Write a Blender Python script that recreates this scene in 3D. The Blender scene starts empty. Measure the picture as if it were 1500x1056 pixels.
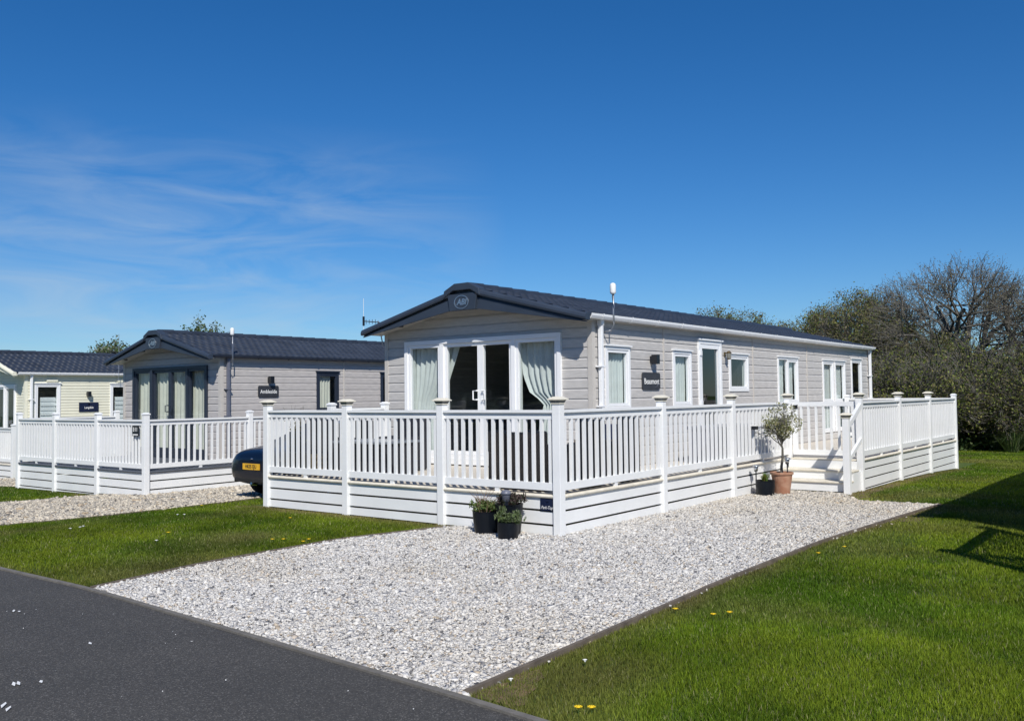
import bpy, math, random
import numpy as np
from mathutils import Vector, Matrix
random.seed(7); RNG = np.random.default_rng(11)
sc = bpy.context.scene
COL = sc.collection
R = math.radians

# ------------------------------------------------------------------ camera
CAM = dict(f=1317.78, x=6.4234, y=-9.2732, z=1.7416, yaw=-0.6561, pitch=0.0398, roll=-0.0126)
def cam_basis():
    cy, sy = math.cos(CAM['yaw']), math.sin(CAM['yaw']); cp, sp = math.cos(CAM['pitch']), math.sin(CAM['pitch'])
    fwd = np.array([sy*cp, cy*cp, sp]); right = np.array([cy, -sy, 0.]); up = np.cross(right, fwd)
    cr, sr = math.cos(CAM['roll']), math.sin(CAM['roll'])
    return fwd, cr*right+sr*up, -sr*right+cr*up
FWD, RT, UP = cam_basis(); CP = np.array([CAM['x'], CAM['y'], CAM['z']])
cd = bpy.data.cameras.new('camera'); cd.sensor_width = 36; cd.lens = CAM['f']/1500*36
cd.clip_end = 2000; cd.clip_start = 0.1
co = bpy.data.objects.new('camera', cd); COL.objects.link(co)
co.matrix_world = Matrix(((RT[0], UP[0], -FWD[0], CP[0]), (RT[1], UP[1], -FWD[1], CP[1]), (RT[2], UP[2], -FWD[2], CP[2]), (0, 0, 0, 1)))
sc.camera = co
def proj(P):                       # used only to leave out grass and stones that no view near the camera can see
    v = np.asarray(P)-CP; t = v@FWD
    tt = np.where(t > .2, t, .2)
    return 750+CAM['f']*(v@RT)/tt, 528-CAM['f']*(v@UP)/tt, t
def at(u, t):                      # ground position seen at picture column u, t metres away
    d = FWD+RT*(u-750)/CAM['f']; p = CP+t*d
    return float(p[0]), float(p[1])

# ------------------------------------------------------------------ light
SUN = Vector((.44, -.42, .56)).normalized()
ELEV = math.asin(SUN.z); AZ = math.atan2(SUN.x, SUN.y)
w = bpy.data.worlds.new('World'); sc.world = w; w.use_nodes = True
nt = w.node_tree; bg = nt.nodes['Background']
sky = nt.nodes.new('ShaderNodeTexSky'); sky.sky_type = 'NISHITA'; sky.sun_disc = False
sky.sun_elevation = ELEV; sky.sun_rotation = AZ; sky.altitude = 0
sky.air_density = 1.0; sky.dust_density = 0.1; sky.ozone_density = 2.5
hs = nt.nodes.new('ShaderNodeHueSaturation'); hs.inputs['Saturation'].default_value = 1.17
air = nt.nodes.new('ShaderNodeMixRGB'); air.blend_type = 'MULTIPLY'; air.inputs[0].default_value = 1; air.inputs[2].default_value = (.53, .695, .925, 1)
nt.links.new(sky.outputs[0], air.inputs[1]); nt.links.new(air.outputs[0], hs.inputs['Color'])
# thin cirrus in the sky
geo = nt.nodes.new('ShaderNodeTexCoord'); mp = nt.nodes.new('ShaderNodeMapping')
mp.inputs['Scale'].default_value = (1.6, 2.6, 12.0); mp.inputs['Rotation'].default_value = (0.05, .07, .5)
nt.links.new(geo.outputs['Generated'], mp.inputs['Vector'])
nz = nt.nodes.new('ShaderNodeTexNoise'); nz.inputs['Scale'].default_value = 2.2; nz.inputs['Detail'].default_value = 7; nz.inputs['Roughness'].default_value = .58
nz.inputs['Distortion'].default_value = .7
nt.links.new(mp.outputs[0], nz.inputs['Vector'])
cr_ = nt.nodes.new('ShaderNodeValToRGB'); cr_.color_ramp.elements[0].position = .36; cr_.color_ramp.elements[1].position = .85
nt.links.new(nz.outputs['Fac'], cr_.inputs[0])
dt = nt.nodes.new('ShaderNodeVectorMath'); dt.operation = 'DOT_PRODUCT'; dt.inputs[1].default_value = (-.829, .537, .155)
nt.links.new(geo.outputs['Generated'], dt.inputs[0])
mr = nt.nodes.new('ShaderNodeMapRange'); mr.inputs['From Min'].default_value = .945; mr.inputs['From Max'].default_value = 1.0
mr.inputs['To Max'].default_value = .58
nt.links.new(dt.outputs['Value'], mr.inputs['Value'])
mu = nt.nodes.new('ShaderNodeMath'); mu.operation = 'MULTIPLY'
sxyz = nt.nodes.new('ShaderNodeSeparateXYZ'); nt.links.new(geo.outputs['Generated'], sxyz.inputs[0])
zf = nt.nodes.new('ShaderNodeMapRange'); zf.interpolation_type = 'SMOOTHSTEP'; zf.inputs['From Min'].default_value = .30; zf.inputs['From Max'].default_value = .20
nt.links.new(sxyz.outputs['Z'], zf.inputs['Value'])
mu0 = nt.nodes.new('ShaderNodeMath'); mu0.operation = 'MULTIPLY'
nt.links.new(zf.outputs[0], mu0.inputs[0]); nt.links.new(mr.outputs[0], mu0.inputs[1])
nt.links.new(cr_.outputs[0], mu.inputs[0]); nt.links.new(mu0.outputs[0], mu.inputs[1])
mixc = nt.nodes.new('ShaderNodeMixRGB'); mixc.inputs['Color2'].default_value = (5.2, 6.0, 6.6, 1)
nt.links.new(mu.outputs[0], mixc.inputs['Fac']); nt.links.new(hs.outputs[0], mixc.inputs['Color1'])
nt.links.new(mixc.outputs[0], bg.inputs['Color']); bg.inputs['Strength'].default_value = 0.085
sl = bpy.data.lights.new('sun', 'SUN'); sl.energy = 4.0; sl.angle = R(.53); sl.color = (1, .955, .88)
so = bpy.data.objects.new('sun', sl); COL.objects.link(so); so.location = (20, -20, 30)
so.rotation_euler = SUN.to_track_quat('Z', 'Y').to_euler()
sc.view_settings.view_transform = 'Standard'; sc.view_settings.look = 'None'
sc.view_settings.exposure = 0.28; sc.view_settings.gamma = 1
sc.render.resolution_x, sc.render.resolution_y = 1024, 720
sc.cycles.transparent_max_bounces = 16; sc.cycles.max_bounces = 8

# ------------------------------------------------------------------ materials
def mat(name, col, rough=.5, metal=0., var=0., vscale=8., bump=0., bscale=40., spec=None, col2=None, stretch=(1, 1, 1), attr=None, coat=0., trans=0.):
    m = bpy.data.materials.new(name); m.use_nodes = True
    n = m.node_tree.nodes; l = m.node_tree.links; b = n['Principled BSDF']
    b.inputs['Base Color'].default_value = (*col, 1); b.inputs['Roughness'].default_value = rough; b.inputs['Metallic'].default_value = metal
    if spec is not None: b.inputs['Specular IOR Level'].default_value = spec
    if coat: b.inputs['Coat Weight'].default_value = coat; b.inputs['Coat Roughness'].default_value = .03
    tc = n.new('ShaderNodeTexCoord'); mpn = n.new('ShaderNodeMapping'); mpn.inputs['Scale'].default_value = stretch
    l.new(tc.outputs['Object'], mpn.inputs['Vector'])
    if attr:
        a = n.new('ShaderNodeVertexColor'); a.layer_name = attr; l.new(a.outputs['Color'], b.inputs['Base Color'])
    elif var or col2:
        t = n.new('ShaderNodeTexNoise'); t.inputs['Scale'].default_value = vscale; t.inputs['Detail'].default_value = 6
        l.new(mpn.outputs[0], t.inputs['Vector'])
        r = n.new('ShaderNodeValToRGB'); r.color_ramp.elements[0].position = .3; r.color_ramp.elements[1].position = .72
        c2 = col2 or tuple(c*(1-var) for c in col); c1 = col if col2 else tuple(min(1, c*(1+var)) for c in col)
        r.color_ramp.elements[0].color = (*c2, 1); r.color_ramp.elements[1].color = (*c1, 1)
        l.new(t.outputs['Fac'], r.inputs[0]); l.new(r.outputs[0], b.inputs['Base Color'])
    if bump:
        t2 = n.new('ShaderNodeTexNoise'); t2.inputs['Scale'].default_value = bscale; t2.inputs['Detail'].default_value = 5
        l.new(mpn.outputs[0], t2.inputs['Vector'])
        bp = n.new('ShaderNodeBump'); bp.inputs['Strength'].default_value = bump; bp.inputs['Distance'].default_value = .01
        l.new(t2.outputs['Fac'], bp.inputs['Height']); l.new(bp.outputs[0], b.inputs['Normal'])
    if trans:
        out = n['Material Output']; tr = n.new('ShaderNodeBsdfTranslucent'); mx = n.new('ShaderNodeMixShader'); mx.inputs[0].default_value = trans
        src = b.inputs['Base Color'].links
        if src: l.new(src[0].from_socket, tr.inputs['Color'])
        else: tr.inputs['Color'].default_value = (*col, 1)
        l.new(b.outputs[0], mx.inputs[1]); l.new(tr.outputs[0], mx.inputs[2]); l.new(mx.outputs[0], out.inputs['Surface'])
    return m
def glass_mat(name, tint, refl=1.0):
    m = bpy.data.materials.new(name); m.use_nodes = True
    n = m.node_tree.nodes; l = m.node_tree.links; n.remove(n['Principled BSDF'])
    tr = n.new('ShaderNodeBsdfTransparent'); tr.inputs[0].default_value = (*tint, 1)
    gl = n.new('ShaderNodeBsdfGlossy'); gl.inputs['Roughness'].default_value = .01; gl.inputs[0].default_value = (refl, refl, refl, 1)
    lw = n.new('ShaderNodeLayerWeight'); lw.inputs['Blend'].default_value = .5      # Schlick reflectance, the same from both sides
    pw = n.new('ShaderNodeMath'); pw.operation = 'POWER'; pw.inputs[1].default_value = 4; l.new(lw.outputs['Facing'], pw.inputs[0])
    fr = n.new('ShaderNodeMapRange'); fr.inputs['To Min'].default_value = .045; fr.inputs['To Max'].default_value = 1.; l.new(pw.outputs[0], fr.inputs['Value'])
    mx = n.new('ShaderNodeMixShader')
    l.new(fr.outputs[0], mx.inputs[0]); l.new(tr.outputs[0], mx.inputs[1]); l.new(gl.outputs[0], mx.inputs[2])
    l.new(mx.outputs[0], n['Material Output'].inputs['Surface'])
    return m
M = dict(
 white=mat('white_plastic', (.80, .81, .81), .38, var=.045, vscale=1.7, bump=.04, bscale=60),
 white_frame=mat('white_window_frame', (.82, .83, .84), .3, var=.02, vscale=4),
 cream=mat('cream_edge_trim', (.70, .65, .54), .5, var=.12, vscale=7),
 deck=mat('pale_deck_board', (.60, .55, .47), .6, var=.10, vscale=3, bump=.1, bscale=30, stretch=(1, 12, 1)),
 deck_grey=mat('grey_deck_board', (.09, .10, .12), .55, var=.15, vscale=4),
 siding=mat('greige_wood_siding', (.505, .487, .466), .55, var=.13, vscale=5, bump=.35, bscale=22, stretch=(1, 1, 9)),
 siding2=mat('grey_wood_siding', (.47, .445, .425), .55, var=.13, vscale=5, bump=.35, bscale=22, stretch=(1, 1, 9)),
 siding3=mat('cream_siding', (.73, .715, .58), .5, var=.03, vscale=3),
 trim=mat('greige_corner_trim', (.52, .49, .45), .5, var=.05, vscale=5),
 roof=mat('slate_blue_roof', (.030, .038, .055), .42, var=.25, vscale=2.2, bump=.15, bscale=90),
 barge=mat('dark_blue_grey_fascia', (.034, .046, .068), .45, var=.12, vscale=3, bump=.1, bscale=50),
 dark_frame=mat('anthracite_frame', (.022, .030, .048), .4, var=.1, vscale=4),
 grey_pipe=mat('grey_pipe', (.13, .14, .18), .4, var=.1, vscale=5),
 glass=glass_mat('window_glass', (.86, .90, .91)),
 glass_dark=glass_mat('tinted_door_glass', (.30, .42, .47)),
 curtain=mat('sage_curtain_fabric', (.76, .79, .75), .85, var=.06, vscale=6, trans=.18),
 curtain2=mat('cream_curtain_fabric', (.72, .71, .60), .85, var=.06, vscale=6, trans=.15),
 blind=mat('pale_blind_fabric', (.70, .72, .70), .85, var=.05, vscale=6),
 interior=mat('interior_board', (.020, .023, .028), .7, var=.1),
 black=mat('black_plastic', (.010, .012, .016), .35, var=.2, vscale=6),
 sign=mat('dark_grey_sign', (.035, .038, .045), .5, var=.15, vscale=9),
 sign_navy=mat('navy_sign', (.010, .016, .045), .35, var=.1),
 letter=mat('white_lettering', (.78, .78, .76), .5, var=.02),
 red=mat('red_rose_print', (.45, .06, .05), .5, var=.05),
 silver=mat('brushed_silver', (.62, .64, .66), .3, metal=.9, var=.05),
 steel=mat('galvanised_pole', (.50, .52, .55), .35, metal=.7, var=.1),
 brass=mat('aged_brass', (.14, .10, .05), .45, metal=.6, var=.2),
 lens=mat('smoked_lens', (.20, .20, .18), .15, var=.2),
 ivory=mat('ivory_plastic', (.72, .68, .56), .4, var=.08, vscale=10),
 terracotta=mat('terracotta_clay', (.30, .125, .07), .85, col2=(.42, .25, .17), vscale=9, bump=.2, bscale=40),
 pot=mat('black_glazed_pot', (.004, .006, .010), .38, spec=.3, var=.3, vscale=4, bump=.05),
 soil=mat('dark_soil', (.05, .033, .02), .95, var=.4, vscale=40, bump=.8, bscale=80),
 bark=mat('grey_brown_bark', (.085, .070, .055), .9, var=.35, vscale=14, bump=.5, bscale=40),
 twig=mat('bare_twig_bark', (.115, .108, .092), .9, var=.3, vscale=6),
 leaf=mat('leaf', (.1, .1, .05), .55, attr='Col', trans=.3, spec=.3),
 wicker=mat('brown_grey_wicker', (.22, .17, .12), .7, col2=(.10, .085, .07), vscale=60, bump=.8, bscale=90, stretch=(1, 1, 3)),
 rattan=mat('charcoal_rattan', (.022, .024, .032), .6, var=.3, vscale=50, bump=.6, bscale=90),
 cushion=mat('off_white_cushion', (.62, .58, .54), .9, var=.08),
 navy_cloth=mat('navy_cloth', (.02, .028, .07), .9, var=.15),
 grey_cloth=mat('grey_upholstery', (.22, .24, .26), .9, var=.1),
 tabletop=mat('grey_glass_top', (.16, .18, .21), .2, var=.1),
 car=mat('dark_navy_car_paint', (.003, .006, .016), .3, coat=.45, spec=.3, var=.05),
 rubber=mat('black_rubber', (.012, .012, .012), .8, var=.2),
 chrome=mat('chrome', (.7, .7, .72), .1, metal=1.),
 tail=mat('red_tail_lens', (.10, .004, .006), .12, coat=.6),
 plate=mat('yellow_number_plate', (.75, .42, .03), .4, var=.03),
 timber=mat('weathered_timber', (.13, .105, .08), .85, var=.3, vscale=8, bump=.4, bscale=30),
 concrete=mat('concrete_edging', (.145, .135, .12), .9, var=.22, vscale=12, bump=.4, bscale=60),
 log=mat('split_log', (.42, .30, .14), .8, var=.3, vscale=20),
 stone=mat('gravel_stone', (.5, .5, .5), .75, attr='Col'),
 blade=mat('grass_blade', (.1, .2, .03), .6, attr='Col', trans=.35, spec=.12),
 petal=mat('yellow_petal', (.80, .55, .01), .7, var=.1),
 daisy=mat('white_petal', (.8, .8, .78), .7, var=.03),
)
def ground_mat():
    m = bpy.data.materials.new('lawn_ground'); m.use_nodes = True; n = m.node_tree.nodes; l = m.node_tree.links; b = n['Principled BSDF']
    tc = n.new('ShaderNodeTexCoord')
    a = n.new('ShaderNodeTexNoise'); a.inputs['Scale'].default_value = .55; a.inputs['Detail'].default_value = 5
    c = n.new('ShaderNodeTexNoise'); c.inputs['Scale'].default_value = 55; c.inputs['Detail'].default_value = 4
    l.new(tc.outputs['Object'], a.inputs[0]); l.new(tc.outputs['Object'], c.inputs[0])
    r1 = n.new('ShaderNodeValToRGB'); r1.color_ramp.elements[0].position = .3; r1.color_ramp.elements[1].position = .7
    r1.color_ramp.elements[0].color = (.055, .105, .008, 1); r1.color_ramp.elements[1].color = (.10, .15, .012, 1)
    r2 = n.new('ShaderNodeValToRGB'); r2.color_ramp.elements[0].position = .3; r2.color_ramp.elements[1].position = .75
    r2.color_ramp.elements[0].color = (.5, .5, .5, 1); r2.color_ramp.elements[1].color = (1.25, 1.2, 1.2, 1)
    l.new(a.outputs[0], r1.inputs[0]); l.new(c.outputs[0], r2.inputs[0])
    mx = n.new('ShaderNodeMixRGB'); mx.blend_type = 'MULTIPLY'; mx.inputs[0].default_value = 1
    l.new(r1.outputs[0], mx.inputs[1]); l.new(r2.outputs[0], mx.inputs[2]); l.new(mx.outputs[0], b.inputs['Base Color'])
    b.inputs['Roughness'].default_value = .9
    bp = n.new('ShaderNodeBump'); bp.inputs['Strength'].default_value = .8; bp.inputs['Distance'].default_value = .03
    l.new(c.outputs[0], bp.inputs['Height']); l.new(bp.outputs[0], b.inputs['Normal'])
    return m
def gravel_mat():
    m = bpy.data.materials.new('gravel_bed'); m.use_nodes = True; n = m.node_tree.nodes; l = m.node_tree.links; b = n['Principled BSDF']
    tc = n.new('ShaderNodeTexCoord'); v = n.new('ShaderNodeTexVoronoi'); v.inputs['Scale'].default_value = 38
    l.new(tc.outputs['Object'], v.inputs['Vector'])
    sp = n.new('ShaderNodeSeparateColor'); l.new(v.outputs['Color'], sp.inputs[0])
    r = n.new('ShaderNodeValToRGB'); r.color_ramp.interpolation = 'CONSTANT'
    els = [(0, (.10, .10, .11)), (.14, (.30, .28, .24)), (.32, (.42, .40, .36)), (.6, (.55, .54, .51)), (.85, (.36, .29, .21))]
    r.color_ramp.elements[0].color = (*els[0][1], 1); r.color_ramp.elements[1].position = els[1][0]; r.color_ramp.elements[1].color = (*els[1][1], 1)
    for p, c in els[2:]:
        e = r.color_ramp.elements.new(p); e.color = (*c, 1)
    l.new(sp.outputs[0], r.inputs[0]); l.new(r.outputs[0], b.inputs['Base Color']); b.inputs['Roughness'].default_value = .85
    bp = n.new('ShaderNodeBump'); bp.inputs['Strength'].default_value = 1; bp.inputs['Distance'].default_value = .015; bp.invert = True
    l.new(v.outputs['Distance'], bp.inputs['Height']); l.new(bp.outputs[0], b.inputs['Normal'])
    return m
def road_mat():
    m = bpy.data.materials.new('tarmac'); m.use_nodes = True; n = m.node_tree.nodes; l = m.node_tree.links; b = n['Principled BSDF']
    tc = n.new('ShaderNodeTexCoord'); v = n.new('ShaderNodeTexVoronoi'); v.inputs['Scale'].default_value = 130
    l.new(tc.outputs['Object'], v.inputs['Vector'])
    sp = n.new('ShaderNodeSeparateColor'); l.new(v.outputs['Color'], sp.inputs[0])
    r = n.new('ShaderNodeValToRGB'); r.color_ramp.elements[0].color = (.042, .040, .037, 1); r.color_ramp.elements[1].color = (.15, .145, .135, 1)
    r.color_ramp.elements[0].position = .25
    e = r.color_ramp.elements.new(.86); e.color = (.072, .069, .063, 1)
    l.new(sp.outputs[0], r.inputs[0])
    a = n.new('ShaderNodeTexNoise'); a.inputs['Scale'].default_value = 1.3; a.inputs['Detail'].default_value = 5; l.new(tc.outputs['Object'], a.inputs[0])
    r2 = n.new('ShaderNodeValToRGB'); r2.color_ramp.elements[0].color = (.8, .8, .8, 1); r2.color_ramp.elements[1].color = (1.25, 1.22, 1.2, 1)
    l.new(a.outputs[0], r2.inputs[0])
    mx = n.new('ShaderNodeMixRGB'); mx.blend_type = 'MULTIPLY'; mx.inputs[0].default_value = 1
    l.new(r.outputs[0], mx.inputs[1]); l.new(r2.outputs[0], mx.inputs[2]); l.new(mx.outputs[0], b.inputs['Base Color'])
    b.inputs['Roughness'].default_value = .8
    bp = n.new('ShaderNodeBump'); bp.inputs['Strength'].default_value = .7; bp.inputs['Distance'].default_value = .006
    l.new(v.outputs['Distance'], bp.inputs['Height']); l.new(bp.outputs[0], b.inputs['Normal'])
    return m
M['lawn'] = ground_mat(); M['gravel'] = gravel_mat(); M['road'] = road_mat()
M['earth'] = mat('bare_earth', (.20, .13, .07), .95, col2=(.09, .07, .035), vscale=9, bump=.8, bscale=50)

# ------------------------------------------------------------------ object helpers
def wpos(o):
    p = Vector((0, 0, 0))
    while o is not None: p = p+o.location; o = o.parent
    return p
def tag(o, label=None, cat=None, group=None, kind=None):
    if label: o['label'] = label
    if cat: o['category'] = cat
    if group: o['group'] = group
    if kind: o['kind'] = kind
    return o
def thing(name, label, cat, loc=(0, 0, 0), group=None):
    o = bpy.data.objects.new(name, None); COL.objects.link(o); o.location = loc; o.empty_display_size = .1
    return tag(o, label, cat, group)
class MB:
    def __init__(s): s.v = []; s.f = []
    def quad(s, *p):
        i = len(s.v); s.v += [tuple(map(float, q)) for q in p]; s.f.append(tuple(range(i, i+len(p)))); return s
    def hexa(s, P):                # 8 points: 4 bottom ring, 4 top ring
        i = len(s.v); s.v += [tuple(map(float, q)) for q in P]
        for f in ((3, 2, 1, 0), (4, 5, 6, 7), (0, 1, 5, 4), (1, 2, 6, 5), (2, 3, 7, 6), (3, 0, 4, 7)): s.f.append(tuple(i+k for k in f))
        return s
    def box(s, x0, x1, y0, y1, z0, z1):
        return s.hexa([(x0, y0, z0), (x1, y0, z0), (x1, y1, z0), (x0, y1, z0), (x0, y0, z1), (x1, y0, z1), (x1, y1, z1), (x0, y1, z1)])
    def bar(s, a, b, n, w, z0, z1, d0=0.):          # box along a->b in plan, thickness from d0 to w along n, z offsets added to the ends' own z
        a = np.array(a, float); b = np.array(b, float); n = np.array([n[0], n[1], 0.])
        e0 = n*d0; e1 = n*w; u = np.array([0, 0, 1.])
        P = [a+e0+u*z0, b+e0+u*z0, b+e1+u*z0, a+e1+u*z0, a+e0+u*z1, b+e0+u*z1, b+e1+u*z1, a+e1+u*z1]
        return s.hexa(P)
    def tube(s, pts, r, n=8, cap=True):
        pts = [np.array(p, float) for p in pts]; rs = r if hasattr(r, '__len__') else [r]*len(pts)
        i0 = len(s.v); k = len(pts)
        for j in range(k):
            d = pts[min(j+1, k-1)]-pts[max(j-1, 0)]; d = d/(np.linalg.norm(d)+1e-9)
            ref = np.array([0, 0, 1.]) if abs(d[2]) < .9 else np.array([1., 0, 0])
            x = np.cross(d, ref); x /= np.linalg.norm(x); y = np.cross(d, x)
            for q in range(n):
                a = 2*math.pi*q/n; s.v.append(tuple(pts[j]+rs[j]*(math.cos(a)*x+math.sin(a)*y)))
        for j in range(k-1):
            for q in range(n):
                a = i0+j*n+q; b = i0+j*n+(q+1) % n; s.f.append((a, b, b+n, a+n))
        if cap: s.f.append(tuple(i0+q for q in range(n))[::-1]); s.f.append(tuple(i0+(k-1)*n+q for q in range(n)))
        return s
    def lathe(s, c, prof, n=20, sq=0.):             # prof: list of (r,z); sq>0 squares the section a little
        i0 = len(s.v)
        for r, z in prof:
            for q in range(n):
                a = 2*math.pi*q/n; ca, sa = math.cos(a), math.sin(a)
                k = 1./max(abs(ca), abs(sa))**sq if sq else 1.
                s.v.append((c[0]+r*k*ca, c[1]+r*k*sa, c[2]+z))
        m = len(prof)
        for j in range(m-1):
            for q in range(n):
                a = i0+j*n+q; b = i0+j*n+(q+1) % n; s.f.append((a, b, b+n, a+n))
        s.f.append(tuple(i0+q for q in range(n))[::-1]); s.f.append(tuple(i0+(m-1)*n+q for q in range(n)))
        return s
    def prism(s, poly, fn, d0, d1):                 # poly of 2-D points, fn(p,d)->xyz
        n = len(poly); i = len(s.v)
        s.v += [tuple(map(float, fn(p, d0))) for p in poly]+[tuple(map(float, fn(p, d1))) for p in poly]
        s.f.append(tuple(range(i, i+n))[::-1]); s.f.append(tuple(range(i+n, i+2*n)))
        for k in range(n): s.f.append((i+k, i+(k+1) % n, i+n+(k+1) % n, i+n+k))
        return s
    def build(s, name, m, parent=None, smooth=False, bevel=0., col=None):
        me = bpy.data.meshes.new(name); off = wpos(parent) if parent else Vector((0, 0, 0))
        me.from_pydata([(a-off.x, b-off.y, c-off.z) for a, b, c in s.v], [], s.f); me.update()
        return link(name, me, m, parent, smooth, bevel)
def link(name, me, m, parent=None, smooth=False, bevel=0.):
    if m is not None and not me.materials: me.materials.append(M[m] if isinstance(m, str) else m)
    if smooth:
        for p in me.polygons: p.use_smooth = True
    o = bpy.data.objects.new(name, me); COL.objects.link(o); o.parent = parent
    if bevel:
        b = o.modifiers.new('bevel', 'BEVEL'); b.width = bevel; b.segments = 2; b.limit_method = 'ANGLE'
    return o
def np_mesh(name, V, F, m, parent=None, col=None, smooth=False):
    V = np.asarray(V, np.float32); F = np.asarray(F, np.int32); k = F.shape[1]
    me = bpy.data.meshes.new(name); me.vertices.add(len(V)); me.vertices.foreach_set('co', V.ravel())
    me.loops.add(F.size); me.loops.foreach_set('vertex_index', F.ravel())
    me.polygons.add(len(F)); me.polygons.foreach_set('loop_start', np.arange(0, F.size, k, dtype=np.int32))
    try: me.polygons.foreach_set('loop_total', np.full(len(F), k, np.int32))
    except Exception: pass
    if col is not None:
        a = me.color_attributes.new('Col', 'FLOAT_COLOR', 'POINT')
        c4 = np.ones((len(V), 4), np.float32); c4[:, :3] = col; a.data.foreach_set('color', c4.ravel())
    me.update(calc_edges=True)
    if smooth: me.polygons.foreach_set('use_smooth', np.ones(len(F), bool))
    return link(name, me, m, parent)
def copy_tree(o, parent=None):
    c = o.copy(); COL.objects.link(c); c.parent = parent
    for ch in list(o.children): copy_tree(ch, c)
    return c
def text_mesh(body, size, fn, depth=.002, shear=0., bold=0., sx=1.):
    """lettering as a mesh; fn maps (x,y,d) to world"""
    cu = bpy.data.curves.new('lettering', 'FONT'); cu.body = body; cu.size = size; cu.align_x = 'CENTER'; cu.align_y = 'CENTER'
    cu.shear = shear; cu.offset = bold; cu.resolution_u = 3; cu.extrude = depth
    ob = bpy.data.objects.new('lettering', cu); COL.objects.link(ob)
    dg = bpy.context.evaluated_depsgraph_get(); dg.update()
    me = bpy.data.meshes.new_from_object(ob.evaluated_get(dg))
    bpy.data.objects.remove(ob); bpy.data.curves.remove(cu)
    for v in me.vertices: v.co = fn(v.co.x*sx, v.co.y, v.co.z)
    return me
def lettering(parent, body, size, fn, m='letter', **k):
    off = wpos(parent)
    me = text_mesh(body, size, lambda x, y, d: Vector(fn(x, y, d))-off, **k); me.materials.clear()
    return link('lettering', me, m, parent)

# ------------------------------------------------------------------ terrain
def hgt(x, y):
    x = np.asarray(x, float); y = np.asarray(y, float)
    return (np.interp(-x, [5.8, 10.9, 13, 17, 22, 25, 40, 80], [0, -.2, -.29, -.33, -.5, -.55, -.7, -.9])
            + np.interp(y, [2, 5.2, 8, 10.5, 13, 15.7, 25, 40, 90], [0, -.02, -.07, -.09, -.13, -.23, -.35, -.4, -.5]))
def road_y(x): return np.interp(x, [-40, -3.67, -1.82, 2.93, 3.47, 40], [-5.06, -5.03, -5.01, -5.288, -5.33, -8.5])
gl = lambda y: np.interp(y, [-5.2, -3.6, -1.7, -.1], [-1.83, -2.1, -2.1, -1.66])
gr = lambda y: np.interp(y, [-5.3, -4, -1.4, 1.2, 5.95], [2.93, 2.90, 2.82, 2.82, 3.1])
gt = lambda x: np.interp(x, [0, 1.3, 1.5, 1.9, 3.1], [7.3, 7.1, 6.5, 5.85, 6.0])
g2n = lambda y: np.interp(y, [-5, -3.28, -2.41, -.8, 1.08, 12], [-8.1, -7.82, -7.52, -7.34, -7.37, -7.2])
g2f = lambda y: np.where(np.asarray(y) < .8, np.interp(y, [-5, -1.1, .8], [-13.3, -12.95, -12.5]), -10.86)
def in_deck(x, y):
    a = (y > -.04) & (((x < .03) & (x > -6.35) & (y < 18.6)) | ((x < 1.36) & (x > -6.35) & (y > 7.9) & (y < 18.6)))
    b = (y > .78) & (x < -10.83) & (x > -17) & (y < 19)
    c = (y > 2.55) & (x < -21.6) & (x > -28)
    d = (y > .2) & (x > 5.5)
    return a | b | c | d
def in_g1(x, y): return (y > road_y(x)+.05) & (x > gl(y)) & (x < gr(y)) & (y < gt(x)) & ~((y > -.04) & (x < .02)) & ~((x < 1.32) & (y > 6.98))
def in_g2(x, y): return (y > road_y(x)+.05) & (x > g2f(y)) & (x < g2n(y)) & (y < 11)
def in_g3(x, y): return (x > -24) & (x < -16.9) & (y > .95) & (y < 2.6)
def in_road(x, y): return y < road_y(x)+.03
def in_lawn(x, y): return ~(in_road(x, y) | in_g1(x, y) | in_g2(x, y) | in_g3(x, y) | in_deck(x, y))

def axis(parts):
    o = []
    for a, b, n in parts: o += list(np.linspace(a, b, n, endpoint=False))
    return np.array(o+[parts[-1][1]])
xs = axis([(-600, -80, 12), (-80, -26, 20), (-26, 8, 60), (8, 40, 16), (40, 600, 12)]); ys = axis([(-60, -10, 8), (-10, 20, 50), (20, 60, 24), (60, 120, 12), (120, 800, 14)])
X, Y = np.meshgrid(xs, ys); Z = hgt(X, Y)-.02
idx = np.arange(X.size).reshape(X.shape)
F = np.stack([idx[:-1, :-1], idx[:-1, 1:], idx[1:, 1:], idx[1:, :-1]], -1).reshape(-1, 4)
o = np_mesh('ground', np.stack([X, Y, Z], -1).reshape(-1, 3), F, 'lawn', smooth=True); tag(o, kind='structure')
def strip(name, m, left, right, dz, kind='structure'):
    V = []; F = []
    for (a, b) in zip(left, right):
        for k in range(5):
            t = k/4; x = a[0]*(1-t)+b[0]*t; y = a[1]*(1-t)+b[1]*t; V.append((x, y, float(hgt(x, y))+dz))
    for i in range(len(left)-1):
        for k in range(4): F.append((i*5+k, i*5+k+1, (i+1)*5+k+1, (i+1)*5+k))
    o = np_mesh(name, V, F, m, smooth=True); tag(o, kind=kind); return o
xr = axis([(-60, -4, 20), (-4, 4, 16), (4, 40, 12)])
strip('road', 'road', [(x, -30) for x in xr], [(x, float(road_y(x))) for x in xr], .004)
yy = np.linspace(-5.25, -.05, 30)
strip('gravel_drive', 'gravel', [(float(gl(y))+.005, max(y, float(road_y(gl(y)))+.03)) for y in yy]+[(.03, y) for y in np.linspace(-.03, 7.1, 22)],
      [(float(gr(y))-.005, max(y, float(road_y(gr(y)))+.03)) for y in yy]+[(float(gr(y))-.005 if y < 5.9 else float(np.interp(y, [5.9, 6.5, 7.1], [2.0, 1.5, 1.3])), y) for y in np.linspace(-.03, 7.1, 22)], -.006)
yy = np.linspace(-5.1, 11, 50)
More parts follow.
